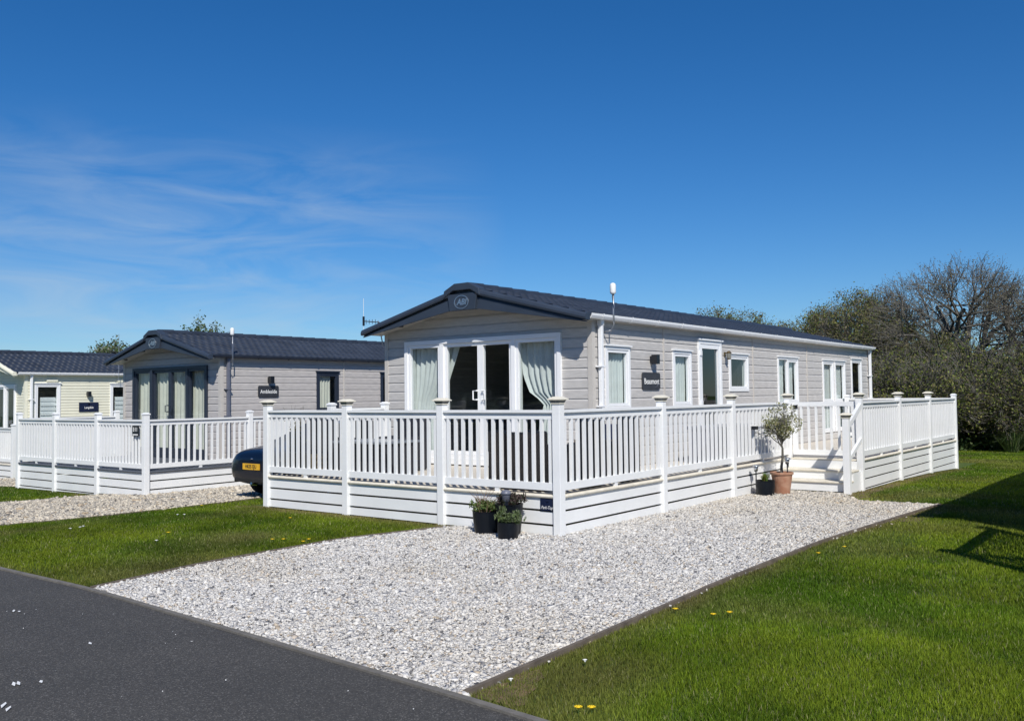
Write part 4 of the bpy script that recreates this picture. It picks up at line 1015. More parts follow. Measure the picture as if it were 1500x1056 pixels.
def make_tree(name, label, cat, loc, seed, H, trunk_r, nstem, nleaf, lsize, cols, lev, lspread=.12, group=None, lean=.35, leafpart='crown', long=1.8, rmin=.009, up=.12, out=.22, trunk_h=0., wide=1.):
    """lev: per level (children, length, angle); children leave along the outer part of the parent and bend outwards and upwards"""
    o = thing(name, label, cat, loc, group); T = Tree(seed, rmin); r_ = T.r; cen = np.array([0, 0, H*.45])
    def limb(p, d, L, r, k):
        ns = 5 if k == 0 else (4 if k < 3 else (3 if k < 4 else 2)); pts = [p]; ds = [d]
        for i in range(ns):
            o_ = p-cen; o_ = o_/(np.linalg.norm(o_)+1e-6)
            jit = .10 if k else .05
            d = d+np.array([r_.gauss(0, jit), r_.gauss(0, jit), r_.gauss(0, jit)])+o_*out*(k > 0)/ns+np.array([0, 0, up/ns]); d /= np.linalg.norm(d)
            q = p+d*L/ns; rr = max(rmin*.7, r*(1-.45/ns)) if k < len(lev)-1 else max(rmin*.6, r*.7)
            T.seg(p, q, r, rr, 7 if k < 1 else (5 if k < 3 else 3)); p, r = q, rr; pts.append(p); ds.append(d)
        if k >= len(lev)-2: T.tips.append(p)
        if k >= len(lev)-1: T.tips.append(pts[len(pts)//2]); return
        n, Lc, ang = lev[k+1]
        for j in range(n):
            t = (1. if j == 0 else r_.uniform(.30 if k else .55, 1.)); i = min(ns-1, int(t*ns)); f = t*ns-i; b0 = pts[i]+(pts[i+1]-pts[i])*min(1, f)
            dd = ds[i+1]; v = np.array([r_.gauss(0, 1), r_.gauss(0, 1), r_.gauss(0, 1)]); v -= dd*np.dot(v, dd); v /= np.linalg.norm(v)+1e-9
            a = ang*r_.uniform(.6, 1.25)*(.45 if j == 0 and k else 1); nd = dd*math.cos(a)+v*math.sin(a)
            limb(b0, nd, Lc*r_.uniform(.7, 1.2), max(rmin, r*(.78 if j == 0 else .55)), k+1)
    for k in range(nstem):
        a = 6.283*k/nstem+r_.uniform(-.5, .5); m_ = (nstem > 1)
        d = np.array([math.cos(a)*lean*m_*r_.uniform(.3, 1.2), math.sin(a)*lean*m_*r_.uniform(.3, 1.2), 1.]); d /= np.linalg.norm(d)
        limb(np.array([math.cos(a)*.25*m_, math.sin(a)*.25*m_, -.15]), d, lev[0][1]*r_.uniform(.8, 1.15), trunk_r, 0)
    V = np.array(T.V); k = H/V[:, 2].max(); kk = np.array([k*wide, k*wide, k]); T.V = [v*kk for v in T.V]; tips = np.array(T.tips)*kk
    print(label[:30], len(T.F), len(tips)); T.mesh('trunk', 'twig', o, loc)
    if nleaf:
        V, F, C = leaves(nleaf, tips, lspread, lsize, cols, long=long); np_mesh(leafpart, V, F, 'leaf', parent=o, col=C)
    return o
def dome_tree(name, label, cat, loc, seed, z0, zc, rx, rz, trunk_r, nlimb, nsub, ntip, ntwig, twig, nleaf, lsize, cols, lspread=.1, group=None, low=-.25, rmin=.008, stems=1):
    """a spreading tree whose limbs fan out to fill a rounded, lumpy crown"""
    o = thing(name, label, cat, loc, group); T = Tree(seed, rmin); r_ = T.r; cen = np.array([0, 0, zc])
    def bez(p, q, r0, r1, n, sag=.0, bow=None):
        m = (p+q)/2+(np.array([r_.gauss(0, 1), r_.gauss(0, 1), r_.gauss(0, .6)])*np.linalg.norm(q-p)*.10)
        if bow is not None: m = m+bow
        pr_ = p; out_ = [p]
        for i in range(1, n+1):
            t = i/n; x = p*(1-t)**2+2*m*t*(1-t)+q*t*t+np.array([r_.gauss(0, 1), r_.gauss(0, 1), r_.gauss(0, 1)])*np.linalg.norm(q-p)*.018*(i < n)
            T.seg(pr_, x, r0+(r1-r0)*(i-1)/n, r0+(r1-r0)*i/n, 7 if r0 > .08 else (5 if r0 > .03 else 3)); pr_ = x; out_.append(x)
        return out_
    def dirv(base, sd):
        v = base+np.array([r_.gauss(0, sd), r_.gauss(0, sd), r_.gauss(0, sd)])
        if v[2] < low: v[2] = low+r_.uniform(0, .2)
        return v/np.linalg.norm(v)
    sc3 = np.array([rx, rx, rz]); roots = []
    for k in range(stems):
        a = 6.283*k/stems; f = np.array([math.cos(a)*.35*(stems > 1), math.sin(a)*.35*(stems > 1), -.15]); g = np.array([f[0]*2.2, f[1]*2.2, z0])
        bez(f, g, trunk_r, trunk_r*.8, 4); roots.append(g)
    for i in range(nlimb):
        zz = 1-(1-low)*(i+.5)/nlimb; th = i*2.39996+r_.uniform(-.3, .3); rr = math.sqrt(max(0, 1-zz*zz)); d1 = np.array([rr*math.cos(th), rr*math.sin(th), zz])
        g = min(roots, key=lambda q: -float(q[0]*d1[0]+q[1]*d1[1]))
        L = cen+d1*sc3*.55*r_.uniform(.85, 1.15); lim = bez(g, L, trunk_r*.62, trunk_r*.26, 6, bow=np.array([0, 0, .25*rz*(1-zz)*.6]))
        for j in range(nsub):
            d2 = dirv(d1, .34); S = cen+d2*sc3*r_.uniform(.74, .90); st = lim[r_.randint(3, 6)]; sub = bez(st, S, trunk_r*.2, trunk_r*.08, 4)
            for k in range(ntip):
                d3 = dirv(d2, .17); q = cen+d3*sc3*(r_.uniform(.86, 1.04)); st = sub[r_.randint(2, 4)]; tp = bez(st, q, max(rmin*1.8, trunk_r*.06), rmin*1.1, 3)
                T.tips.append(q)
                for m_ in range(ntwig):
                    b0 = tp[r_.randint(1, 3)]; v = dirv((b0-cen)/sc3/max(.3, np.linalg.norm((b0-cen)/sc3))+np.array([0, 0, .25]), .55); e = b0+v*twig*r_.uniform(.5, 1.2)
                    bez(b0, e, rmin, rmin*.6, 2); T.tips.append(e)
    tips = np.array(T.tips); T.mesh('trunk', 'twig', o, loc)
    if nleaf:
        V, F, C = leaves(nleaf, tips, lspread, lsize, cols); np_mesh('crown', V, F, 'leaf', parent=o, col=C)
    return o
def dome_at(u, t, **k):
    x, y = at(u, t); return dome_tree(loc=(x, y, gz(x, y)), **k)
OLIVE = [(.085, .105, .020), (.125, .140, .028), (.065, .085, .018), (.15, .14, .045), (.12, .10, .05), (.10, .125, .022)]
BROWN = [(.11, .088, .052), (.13, .11, .06), (.09, .078, .042), (.10, .11, .04)]
GREEN = [(.045, .075, .020), (.070, .105, .030), (.055, .085, .030), (.10, .12, .06)]
def gz(x, y): return float(hgt(x, y))
def tree_at(u, t, **k):
    x, y = at(u, t); return make_tree(loc=(x, y, gz(x, y)), **k)
def clone(src, u, t, label, s=1., rz=0., group=None, sz=None):
    x, y = at(u, t); c = copy_tree(src); c.location = (x, y, gz(x, y)); c.rotation_euler = (0, 0, rz); c.scale = (s, s, sz or s); c['label'] = label
    if group: c['group'] = group
    return c
# big bare trees at the right
oak = dome_at(1405, 38, name='bare_tree', label='tallest bare spreading tree above the hedge at the right', cat='tree', seed=5, z0=2.2, zc=4.3, rx=3.8, rz=3.15, trunk_r=.26, nlimb=10, nsub=6, ntip=8, ntwig=7, twig=.55, nleaf=7000, lsize=.036, cols=BROWN)
clone(oak, 1545, 36.5, 'bare spreading tree cut off by the right edge of the picture', .90, 2.3)
clone(oak, 1300, 43, 'bare twiggy tree left of the tallest tree', .92, 4.1)
half = dome_at(1252, 42, name='budding_tree', label='budding brown tree over the far end of the nearest caravan', cat='tree', seed=9, z0=1.2, zc=3.6, rx=2.3, rz=3.0, trunk_r=.13, nlimb=10, nsub=5, ntip=7, ntwig=5, twig=.42, nleaf=15000, lsize=.055, cols=OLIVE+BROWN, lspread=.13, low=-.6, stems=2)
clone(half, 1190, 44, 'budding brown tree above the caravan roof, left of the far corner', .90, 1.2)
clone(half, 1300, 39, 'budding tree in front of the bare trees at the caravan end', .80, 5.0)
clone(half, 1222, 46, 'budding tree in the gap behind the roof end', .98, 3.4)
clone(half, 1360, 37, 'budding tree below the tallest bare tree', .66, .7)
GT = 'trees showing over the ridge of the nearest caravan'
for k, (u, t, s) in enumerate(((1042, 58, 1.17), (1086, 60, 1.16), (1132, 57, 1.02))):
    clone(half, u, t, ('leftmost', 'middle', 'rightmost')[k]+' of the three hazy trees showing over the roof ridge', s, 1.1*k+.5, GT)
# hedge shrubs
G = 'bushes of the hedge behind the lawn'; LB = 'dense olive brown bush in the hedge beyond the lawn'
BUSH = [(0, 1.3, 0), (6, .9, .55), (6, .6, .6), (5, .42, .6), (4, .28, .6)]
BK_ = dict(name='hedge_bush', label=LB, cat='bush', trunk_r=.04, lev=BUSH, lspread=.11, group=G, lsize=.05)
bush = tree_at(1330, 33.0, seed=21, H=3.6, nstem=11, nleaf=14500, cols=OLIVE, lean=.85, **BK_)
bush2 = tree_at(1420, 33.2, seed=22, H=4.0, nstem=11, nleaf=15500, cols=OLIVE+GREEN[:1], lean=.8, **BK_)
bush3 = tree_at(1490, 32.6, seed=23, H=3.6, nstem=11, nleaf=14500, cols=OLIVE+BROWN[:1], lean=.9, **BK_)
for k, (u, t, s, q) in enumerate(((1285, 34.5, 1.0, 1), (1375, 34.6, .98, 2), (1455, 34.8, 1.15, 1), (1560, 33, 1.05, 0), (1630, 33, 1.0, 1), (1240, 36.5, 1.1, 2), (1310, 36.5, 1.16, 0), (1425, 36.0, 1.12, 2), (1505, 35.5, 1.2, 0), (1195, 38, 1.1, 0), (1150, 40, 1.1, 1), (1262, 35.5, 1.0, 0), (1395, 33.0, .8, 0))):
    clone((bush, bush2, bush3)[q], u, t, LB, s, 1.7*k, G, sz=s*(.9+.06*(k % 4)))
# unseen trees added behind the viewpoint to darken what the window glass mirrors
for k in range(14):
    c = copy_tree((bush, bush3, half)[k % 3]); x, y = -75+k*7.5+2*math.sin(k*2.3), -40-3*math.cos(k*1.7); c.location = (x, y, 0); f = (2.3, 2.3, 1.25)[k % 3]; c.scale = (f*1.2, f*1.2, f); c.rotation_euler = (0, 0, k*1.3)
    c['label'] = 'unseen tree added behind the viewpoint to darken the window glass reflections'; c['category'] = 'tree'; c['group'] = 'unseen trees added behind the viewpoint'; c.name = 'added_reflection_tree'
# dark undergrowth base and earth bank
b = MB(); pts = [at(u, 36.0+1.2*math.sin(u*.05)) for u in range(1100, 1900, 40)]; V = []
for i, (x, y) in enumerate(pts):
    for dx, dz_ in ((-1.6, -.1), (-.9, .55), (0, .9+.2*math.sin(i*1.7)), (1.2, .5), (2.2, -.2)): V.append((x-dx*.1, y+dx, gz(x, y)+dz_))
b.v = V; b.f = [(i*5+k, i*5+k+1, i*5+k+6, i*5+k+5) for i in range(len(pts)-1) for k in range(4)]
o = b.build('earth_bank', 'earth', smooth=True); tag(o, kind='structure')
# trees at the left
LT = [(0, 2.4, 0), (7, 1.2, .6), (6, .8, .6), (5, .5, .6), (4, .3, .6)]
t1 = tree_at(275, 58, name='leafy_tree', label='leafy tree top behind the middle caravan ridge', cat='tree', seed=31, H=8.45, trunk_r=.14, nstem=1, nleaf=5600, lsize=.11, cols=GREEN, lev=LT, lspread=.14, wide=.75)
t2 = tree_at(146, 60, name='leafy_tree', label='pale leafy tree top behind the cream caravan ridge, nearest the left', cat='tree', seed=32, H=6.7, trunk_r=.12, nstem=1, nleaf=5000, lsize=.10, cols=GREEN+[(.14, .15, .10), (.2, .2, .15)], lev=LT, lspread=.2)
clone(t2, 180, 60, 'pale leafy tree top between the cream and middle caravans', 1.04, 2.2)
tree_at(555, 42, name='bare_sapling', label='pale bare sapling under the left eave of the nearest caravan', cat='tree', seed=33, H=5.2, trunk_r=.05, nstem=1, nleaf=300, lsize=.06, cols=GREEN, lev=LT, wide=.6)
# grass tuft by the hedge
def tuft(name, label, cat, c, n, h, w_, cols, lean=.7, parent=None, part=None, mat_='leaf'):
    V = []; C = []
    for i in range(n):
        a = random.uniform(0, 6.283); l = abs(random.gauss(0, lean)); hh = h*random.uniform(.6, 1.1); d = np.array([math.cos(a), math.sin(a)]); s = np.array([-d[1], d[0]])*w_
        p0 = np.array([c[0], c[1]])+d*random.uniform(0, h*.25); z = c[2]; col = np.array(random.choice(cols))*random.uniform(1., 1.8)
        p1 = p0+d*l*hh*.4; p2 = p0+d*l*hh
        z1 = z+hh*.65; z2 = z+hh*(1-.25*l)
        V += [(*(p0-s), z), (*(p0+s), z), (*(p1+s*.8), z1), (*(p1-s*.8), z1), (*(p1-s*.8), z1), (*(p1+s*.8), z1), (*(p2+s*.1), z2), (*(p2-s*.1), z2)]; C += [col]*8
    V = np.array(V); off = np.array(wpos(parent)) if parent else np.zeros(3)
    o = np_mesh(part or name, V-off, np.arange(len(V)).reshape(-1, 4), mat_, parent=parent, col=np.array(C))
    if not parent: tag(o, label, cat)
    return o
for k, (u, t) in enumerate(((1478, 30.6), (1450, 31.6), (1500, 31.3))):
    x, y = at(u, t); tuft('grass_tuft', ('large spiky grass clump at the hedge foot by the right edge', 'smaller spiky grass clump at the hedge foot, left of the large one', 'spiky grass clump touching the right edge')[k], 'plant', (x, y, gz(x, y)), 260, (.9, .6, .7)[k], .012, GREEN, lean=.8)
# weeds at hedge foot
V = []; C = []
for u in range(1395, 1720, 3):
    x, y = at(u+random.uniform(-2, 2), 32+random.uniform(-.5, .8)); p = np.array([[x, y, gz(x, y)+.08]]); v, f, c = leaves(60, p, .16, .07, GREEN); V.append(v); C.append(c)
V = np.concatenate(V); C = np.concatenate(C); o = np_mesh('undergrowth', V, np.arange(len(V)).reshape(-1, 4), 'leaf', col=C); tag(o, 'low weeds along the foot of the hedge', None, None, 'stuff')

# ------------------------------------------------------------------ pots
def pot_mesh(c, prof, sq=0., n=28): b = MB(); b.lathe(c, prof, n, sq); return b
def soil_disc(o, c, r, z): b = MB(); b.lathe((c[0], c[1], c[2]), [(r, z-.02), (r, z), (r*.5, z+.015)], 20); return b.build('soil', 'soil', o)
def pot_thing(name, label, cat, c, prof, m, sq=0.):
    o = thing(name, label, cat, c); inner = [(prof[-1][0]-.018, prof[-1][1]), (prof[-1][0]-.02, prof[-1][1]-.05)]
    b = pot_mesh(c, prof+inner, sq); b.build('pot', m, o, smooth=False, bevel=0); soil_disc(o, c, prof[-1][0]-.022, prof[-1][1]-.035); return o
cA = (-.93, -.31, 0.)
pA = pot_thing('potted_plant', 'wide black pot with low greenery and bare reddish stems, left of the pot trio', 'potted plant', cA, [(.125, 0), (.145, .02), (.162, .14), (.172, .27), (.176, .285)], 'pot')
pts = np.array([(cA[0]+random.gauss(0, .075)-.02, cA[1]+random.gauss(0, .06), .29+random.uniform(0, .10)) for _ in range(80)])
V, F, C = leaves(1300, pts, .018, .017, [(.07, .10, .025), (.05, .085, .02), (.10, .13, .04)], up=.8, long=2.6); np_mesh('foliage', V-np.array(cA), F, 'leaf', parent=pA, col=C)
b = MB()
for i in range(34):
    a = random.uniform(-1.15, 1.15); h = random.uniform(.16, .30); x0 = cA[0]+random.gauss(0, .06); y0 = cA[1]+random.gauss(0, .05)
    b.tube([(x0, y0, .26), (x0+math.sin(a)*h*.35, y0+random.gauss(0, .02), .28+h*.6), (x0+math.sin(a)*h*.85, y0+random.gauss(0, .05), .28+h*math.cos(a*.6))], [.0032, .0026, .0016], 4)
b.build('dry_stem', mat('dry_reddish_stem', (.17, .10, .07), .8, var=.2), pA)
cB = (-.60, -.25, 0.)
pB = pot_thing('potted_plant', 'tall black pot with dark purple brown heather behind the pot trio', 'potted plant', cB, [(.12, 0), (.145, .03), (.165, .22), (.178, .37), (.182, .39)], 'pot')
pts = np.array([(cB[0]+random.gauss(0, .085)+.01, cB[1]+random.gauss(0, .06), .40+random.uniform(0, .10)) for _ in range(110)])
V, F, C = leaves(1800, pts, .018, .014, [(.035, .035, .022), (.05, .035, .035), (.03, .04, .02), (.07, .05, .045)], up=.9, long=2.8); np_mesh('foliage', V-np.array(cB), F, 'leaf', parent=pB, col=C)
cC = (-.40, -.53, 0.)
pC = pot_thing('potted_plant', 'small squarish black pot with grey green rosemary, in front of the pot trio', 'potted plant', cC, [(.095, 0), (.108, .015), (.116, .10), (.118, .19), (.118, .205)], 'pot', sq=.45)
pts = np.array([(cC[0]+random.gauss(0, .075), cC[1]+random.gauss(0, .06), .22+abs(random.gauss(0, .05))) for _ in range(110)]+[(cC[0]-.10+random.gauss(0, .02), cC[1], .24+random.uniform(0, .13)) for _ in range(40)]+[(cC[0]+.14+random.gauss(0, .02), cC[1], .22+random.uniform(0, .10)) for _ in range(30)])
V, F, C = leaves(2100, pts, .014, .014, [(.085, .11, .05), (.06, .09, .035), (.11, .13, .075), (.07, .10, .03)], up=.9, long=2.8); np_mesh('foliage', V-np.array(cC), F, 'leaf', parent=pC, col=C)
o = thing('solar_lantern', 'dark grey domed solar lantern standing among the heather', 'lantern', (-.56, -.36, .40))
b = MB(); b.lathe((-.56, -.36, .36), [(.03, 0), (.03, .07), (.05, .075), (.055, .15), (.062, .16)], 14); b.build('lamp_body', 'grey_pipe', o, smooth=True)
b = MB(); b.lathe((-.56, -.36, .36), [(.066, .16), (.068, .175), (.05, .205), (.015, .215)], 14); b.build('lamp_cap', 'grey_pipe', o, smooth=True)
# olive tree in terracotta pot
cT = (.46, 6.22, -.035)
pT = pot_thing('potted_olive_tree', 'round headed little olive tree in a terracotta pot beside the steps', 'potted tree', cT, [(.118, 0), (.132, .02), (.176, .30), (.182, .345), (.200, .35), (.203, .385), (.192, .39)], 'terracotta')
T = Tree(41); T.grow(np.array([0, 0, .30]), np.array([.02, 0, 1.]), .52, .027, 0, 4, .62, 0., .10, (3, 4), .55)
for k in range(3): T.branch(np.array([.015, 0, .86]), np.array([0, 0, 1.]), .30, .010, 1, 4, .8, 0, .1, (3, 4), .6, None)
tp = np.array(T.tips)
T.mesh('trunk', 'twig', pT, cT)
cc = np.array([.03, 0, 1.27]); n = 2600; v = RNG.normal(0, 1, (n, 3)); v /= np.linalg.norm(v, axis=1)[:, None]; rad = .355*RNG.random(n)**.5
P_ = cc+v*rad[:, None]*np.array([.98, .98, .92]); keep = vnoise(P_[:, 0]*3+5+P_[:, 1]*2, P_[:, 2]*3+2, 2.6)+vnoise(P_[:, 1]*3, P_[:, 2]*3+P_[:, 0], 3.1) > .82; P_ = P_[keep]
V, F, C = leaves(2300, P_, .022, .018, [(.14, .15, .055), (.19, .19, .075), (.10, .115, .04), (.36, .36, .27), (.26, .24, .12)], up=.3, long=2.6); np_mesh('crown', V, F, 'leaf', parent=pT, col=C)
b = MB()
for i in range(30):
    q = P_[RNG.integers(0, len(P_))]; b.tube([(cT[0]+.02, cT[1], cT[2]+.9), tuple(np.array(cT)+(q+np.array([0, 0, .9]))/2+RNG.normal(0, .02, 3)), tuple(np.array(cT)+q)], [.006, .004, .002], 4)
b.build('branch', 'twig', pT)
cS = (.30, 5.86, -.03)
pS = pot_thing('potted_plant', 'black pot with a small spiky green plant beside the terracotta pot', 'potted plant', cS, [(.135, 0), (.15, .02), (.165, .15), (.165, .245), (.17, .26)], 'pot')
tuft('foliage', None, None, (cS[0], cS[1], .20), 70, .17, .008, [(.06, .14, .02), (.12, .17, .03), (.15, .12, .03)], lean=.6, parent=pS, part='foliage')
def stake_light(label, x, y, z, h):
    o = thing('solar_stake_light', label, 'solar light', (x, y, z))
    b = MB(); b.tube([(x, y, z), (x, y, z+h)], .011, 8); b.lathe((x, y, z+h), [(.02, 0), (.035, .012), (.03, .02)], 12); b.build('stake', 'black', o)
    b = MB(); b.lathe((x, y, z+h), [(.032, .02), (.043, .09)], 14); b.build('lens', 'silver', o, smooth=True)
    b = MB(); b.lathe((x, y, z+h), [(.068, .088), (.066, .1), (.03, .118), (.008, .12)], 14); b.build('lamp_cap', 'silver', o, smooth=True); return o
stake_light('silver solar stake light stuck in the terracotta pot', .60, 6.12, .33, .17)
stake_light('silver solar stake light behind the spiky plant pot', .16, 5.80, .0, .38)
o = thing('solar_lamp', 'small black and white lamp clipped to the railing beside the olive crown', 'lamp', (.09, 6.0, 1.1))
b = MB(); b.box(.03, .12, 5.96, 6.04, 1.10, 1.16); b.build('lamp_body', 'black', o); b = MB(); b.box(.02, .13, 5.95, 6.05, 1.162, 1.185); b.build('lamp_cap', 'letter', o)

# ------------------------------------------------------------------ garden furniture on the deck
def armchair(name, label, x, y, w_, d_, face, m='wicker', hb=.78, cushion='cushion', side=False, tall=.58):
    """face: +1 looks towards +y, -1 towards -y; side turns it a quarter so that it looks along x"""
    o = thing(name, label, 'garden seat', (x, y, ZD)); f = face
    def bx(m_, a0, a1, b0, b1, z0, z1, b):
        b0, b1 = sorted((f*b0, f*b1))
        if side: b.box(x+b0, x+b1, y+a0, y+a1, z0, z1)
        else: b.box(x+a0, x+a1, y+b0, y+b1, z0, z1)
    b = MB(); bx(m, -w_/2+.1, w_/2-.1, -d_/2+.115, d_/2, ZD+.08, ZD+.34, b); b.build('seat', m, o, bevel=.02)
    b = MB(); n_ = max(2, int(w_/.26))
    for k in range(n_):
        xa = -w_/2+w_*k/n_; bx(m, xa+.006, xa+w_/n_-.006, -d_/2, -d_/2+.11, ZD+.02, ZD+hb-.02*(k % 2), b)
    b.build('backrest', m, o, bevel=.03)
    for sx in (-1, 1):
        b = MB(); xa = sx*(w_/2-.05); bx(m, xa-.05, xa+.05, -d_/2+.115, d_/2, ZD+.02, ZD+tall, b); b.build('arm', m, o, bevel=.03)
    b = MB(); bx(m, -w_/2+.12, w_/2-.12, -d_/2+.14, d_/2-.02, ZD+.345, ZD+.46, b); b.build('seat_cushion', cushion, o, bevel=.03)
    return o
armchair('wicker_sofa', 'brown wicker sofa with its back to the front railing near the corner post', -.84, .55, .95, .7, 1)
armchair('wicker_armchair', 'brown wicker armchair with a pale cushion facing the front railing', -.75, 2.3, .70, .65, -1)
armchair('garden_chair', 'high backed dark rattan chair against the side railing nearest the corner post', -.42, 1.02, .62, .6, -1, m='rattan', hb=.93, side=True, cushion='grey_cloth')
armchair('garden_chair', 'high backed dark rattan chair against the side railing, second from the corner post', -.42, 2.02, .5, .6, -1, m='rattan', hb=.93, side=True, cushion='grey_cloth')
o = thing('scatter_cushion', 'navy scatter cushion on the brown wicker armchair', 'cushion', (-.75, 2.3, ZD+.5))
b = MB(); b.hexa([(-.92, 2.34, ZD+.47), (-.56, 2.34, ZD+.47), (-.56, 2.42, ZD+.47), (-.92, 2.42, ZD+.47), (-.92, 2.40, ZD+.80), (-.56, 2.40, ZD+.80), (-.56, 2.49, ZD+.80), (-.92, 2.49, ZD+.80)]); b.build('cover', 'navy_cloth', o, bevel=.03)
o = thing('garden_table', 'dark cube garden table with a grey top behind the front railing', 'garden table', (-4.15, .95, ZD))
b = MB(); b.box(-4.70, -3.62, .50, 1.25, ZD+.03, ZD+.52); b.build('base', 'rattan', o, bevel=.01)
b = MB(); b.box(-4.74, -3.58, .46, 1.29, ZD+.522, ZD+.56); b.build('tabletop', 'tabletop', o, bevel=.005)
armchair('garden_chair', 'high backed charcoal chair left of the dark cube table', -5.12, .85, .62, .6, 1, m='rattan', hb=.92, cushion='grey_cloth')
armchair('garden_chair', 'high backed charcoal chair behind the dark cube table', -4.45, 1.75, .66, .6, -1, m='rattan', hb=.95, cushion='grey_cloth')
o = thing('planter', 'dark planter with bare twiggy shrubs near the left end of the front railing', 'planter', (-5.52, .35, ZD))
b = MB(); b.box(-5.70, -5.34, .22, .50, ZD, ZD+.36); b.build('box', 'black', o, bevel=.01)
b = MB()
for i in range(30):
    x0 = random.uniform(-5.66, -5.38); y0 = random.uniform(.26, .46); h = random.uniform(.3, .85); b.tube([(x0, y0, ZD+.33), (x0+random.gauss(0, .05), y0+random.gauss(0, .03), ZD+.33+h*.6), (x0+random.gauss(0, .10), y0+random.gauss(0, .05), ZD+.33+h)], [.006, .004, .002], 4)
b.build('stem', 'twig', o)
pts = np.array([(random.uniform(-5.66, -5.38), random.uniform(.26, .46), ZD+.38+random.uniform(0, .5)) for _ in range(60)])
V, F, C = leaves(420, pts, .04, .022, [(.10, .09, .04), (.07, .08, .03)], long=2.2); np_mesh('foliage', V-np.array((-5.52, .35, ZD)), F, 'leaf', parent=o, col=C)
o = thing('log_stack', 'small stack of split logs on the deck behind the front railing', 'log stack', (-4.97, .36, ZD))
for i in range(4):
    for j_ in range(2):
        b = MB(); b.tube([(-5.02+.10*j_, .25, ZD+.05+.085*i), (-5.02+.10*j_, .47, ZD+.05+.085*i)], .045, 8); b.build('log', 'log', o)
o = thing('storage_box', 'dark grey lidded storage box against the side railing before the steps', 'storage box', (-.55, 6.5, ZD))
b = MB(); b.box(-.95, -.25, 5.45, 7.3, ZD+.01, ZD+.60); b.build('box', 'grey_pipe', o, bevel=.01); b = MB(); b.box(-.98, -.22, 5.42, 7.33, ZD+.602, ZD+.66); b.build('lid', 'grey_pipe', o, bevel=.01)
o = thing('sofa', 'grey sofa seen through the patio doors of the nearest caravan', 'sofa', (-3.2, 5.2, .5))
b = MB(); b.box(-4.0, -2.2, 4.9, 5.6, .5, .92); b.build('seat', 'grey_cloth', o, bevel=.04); b = MB(); b.box(-4.0, -2.2, 5.61, 5.85, .5, 1.32); b.build('backrest', 'grey_cloth', o, bevel=.05)

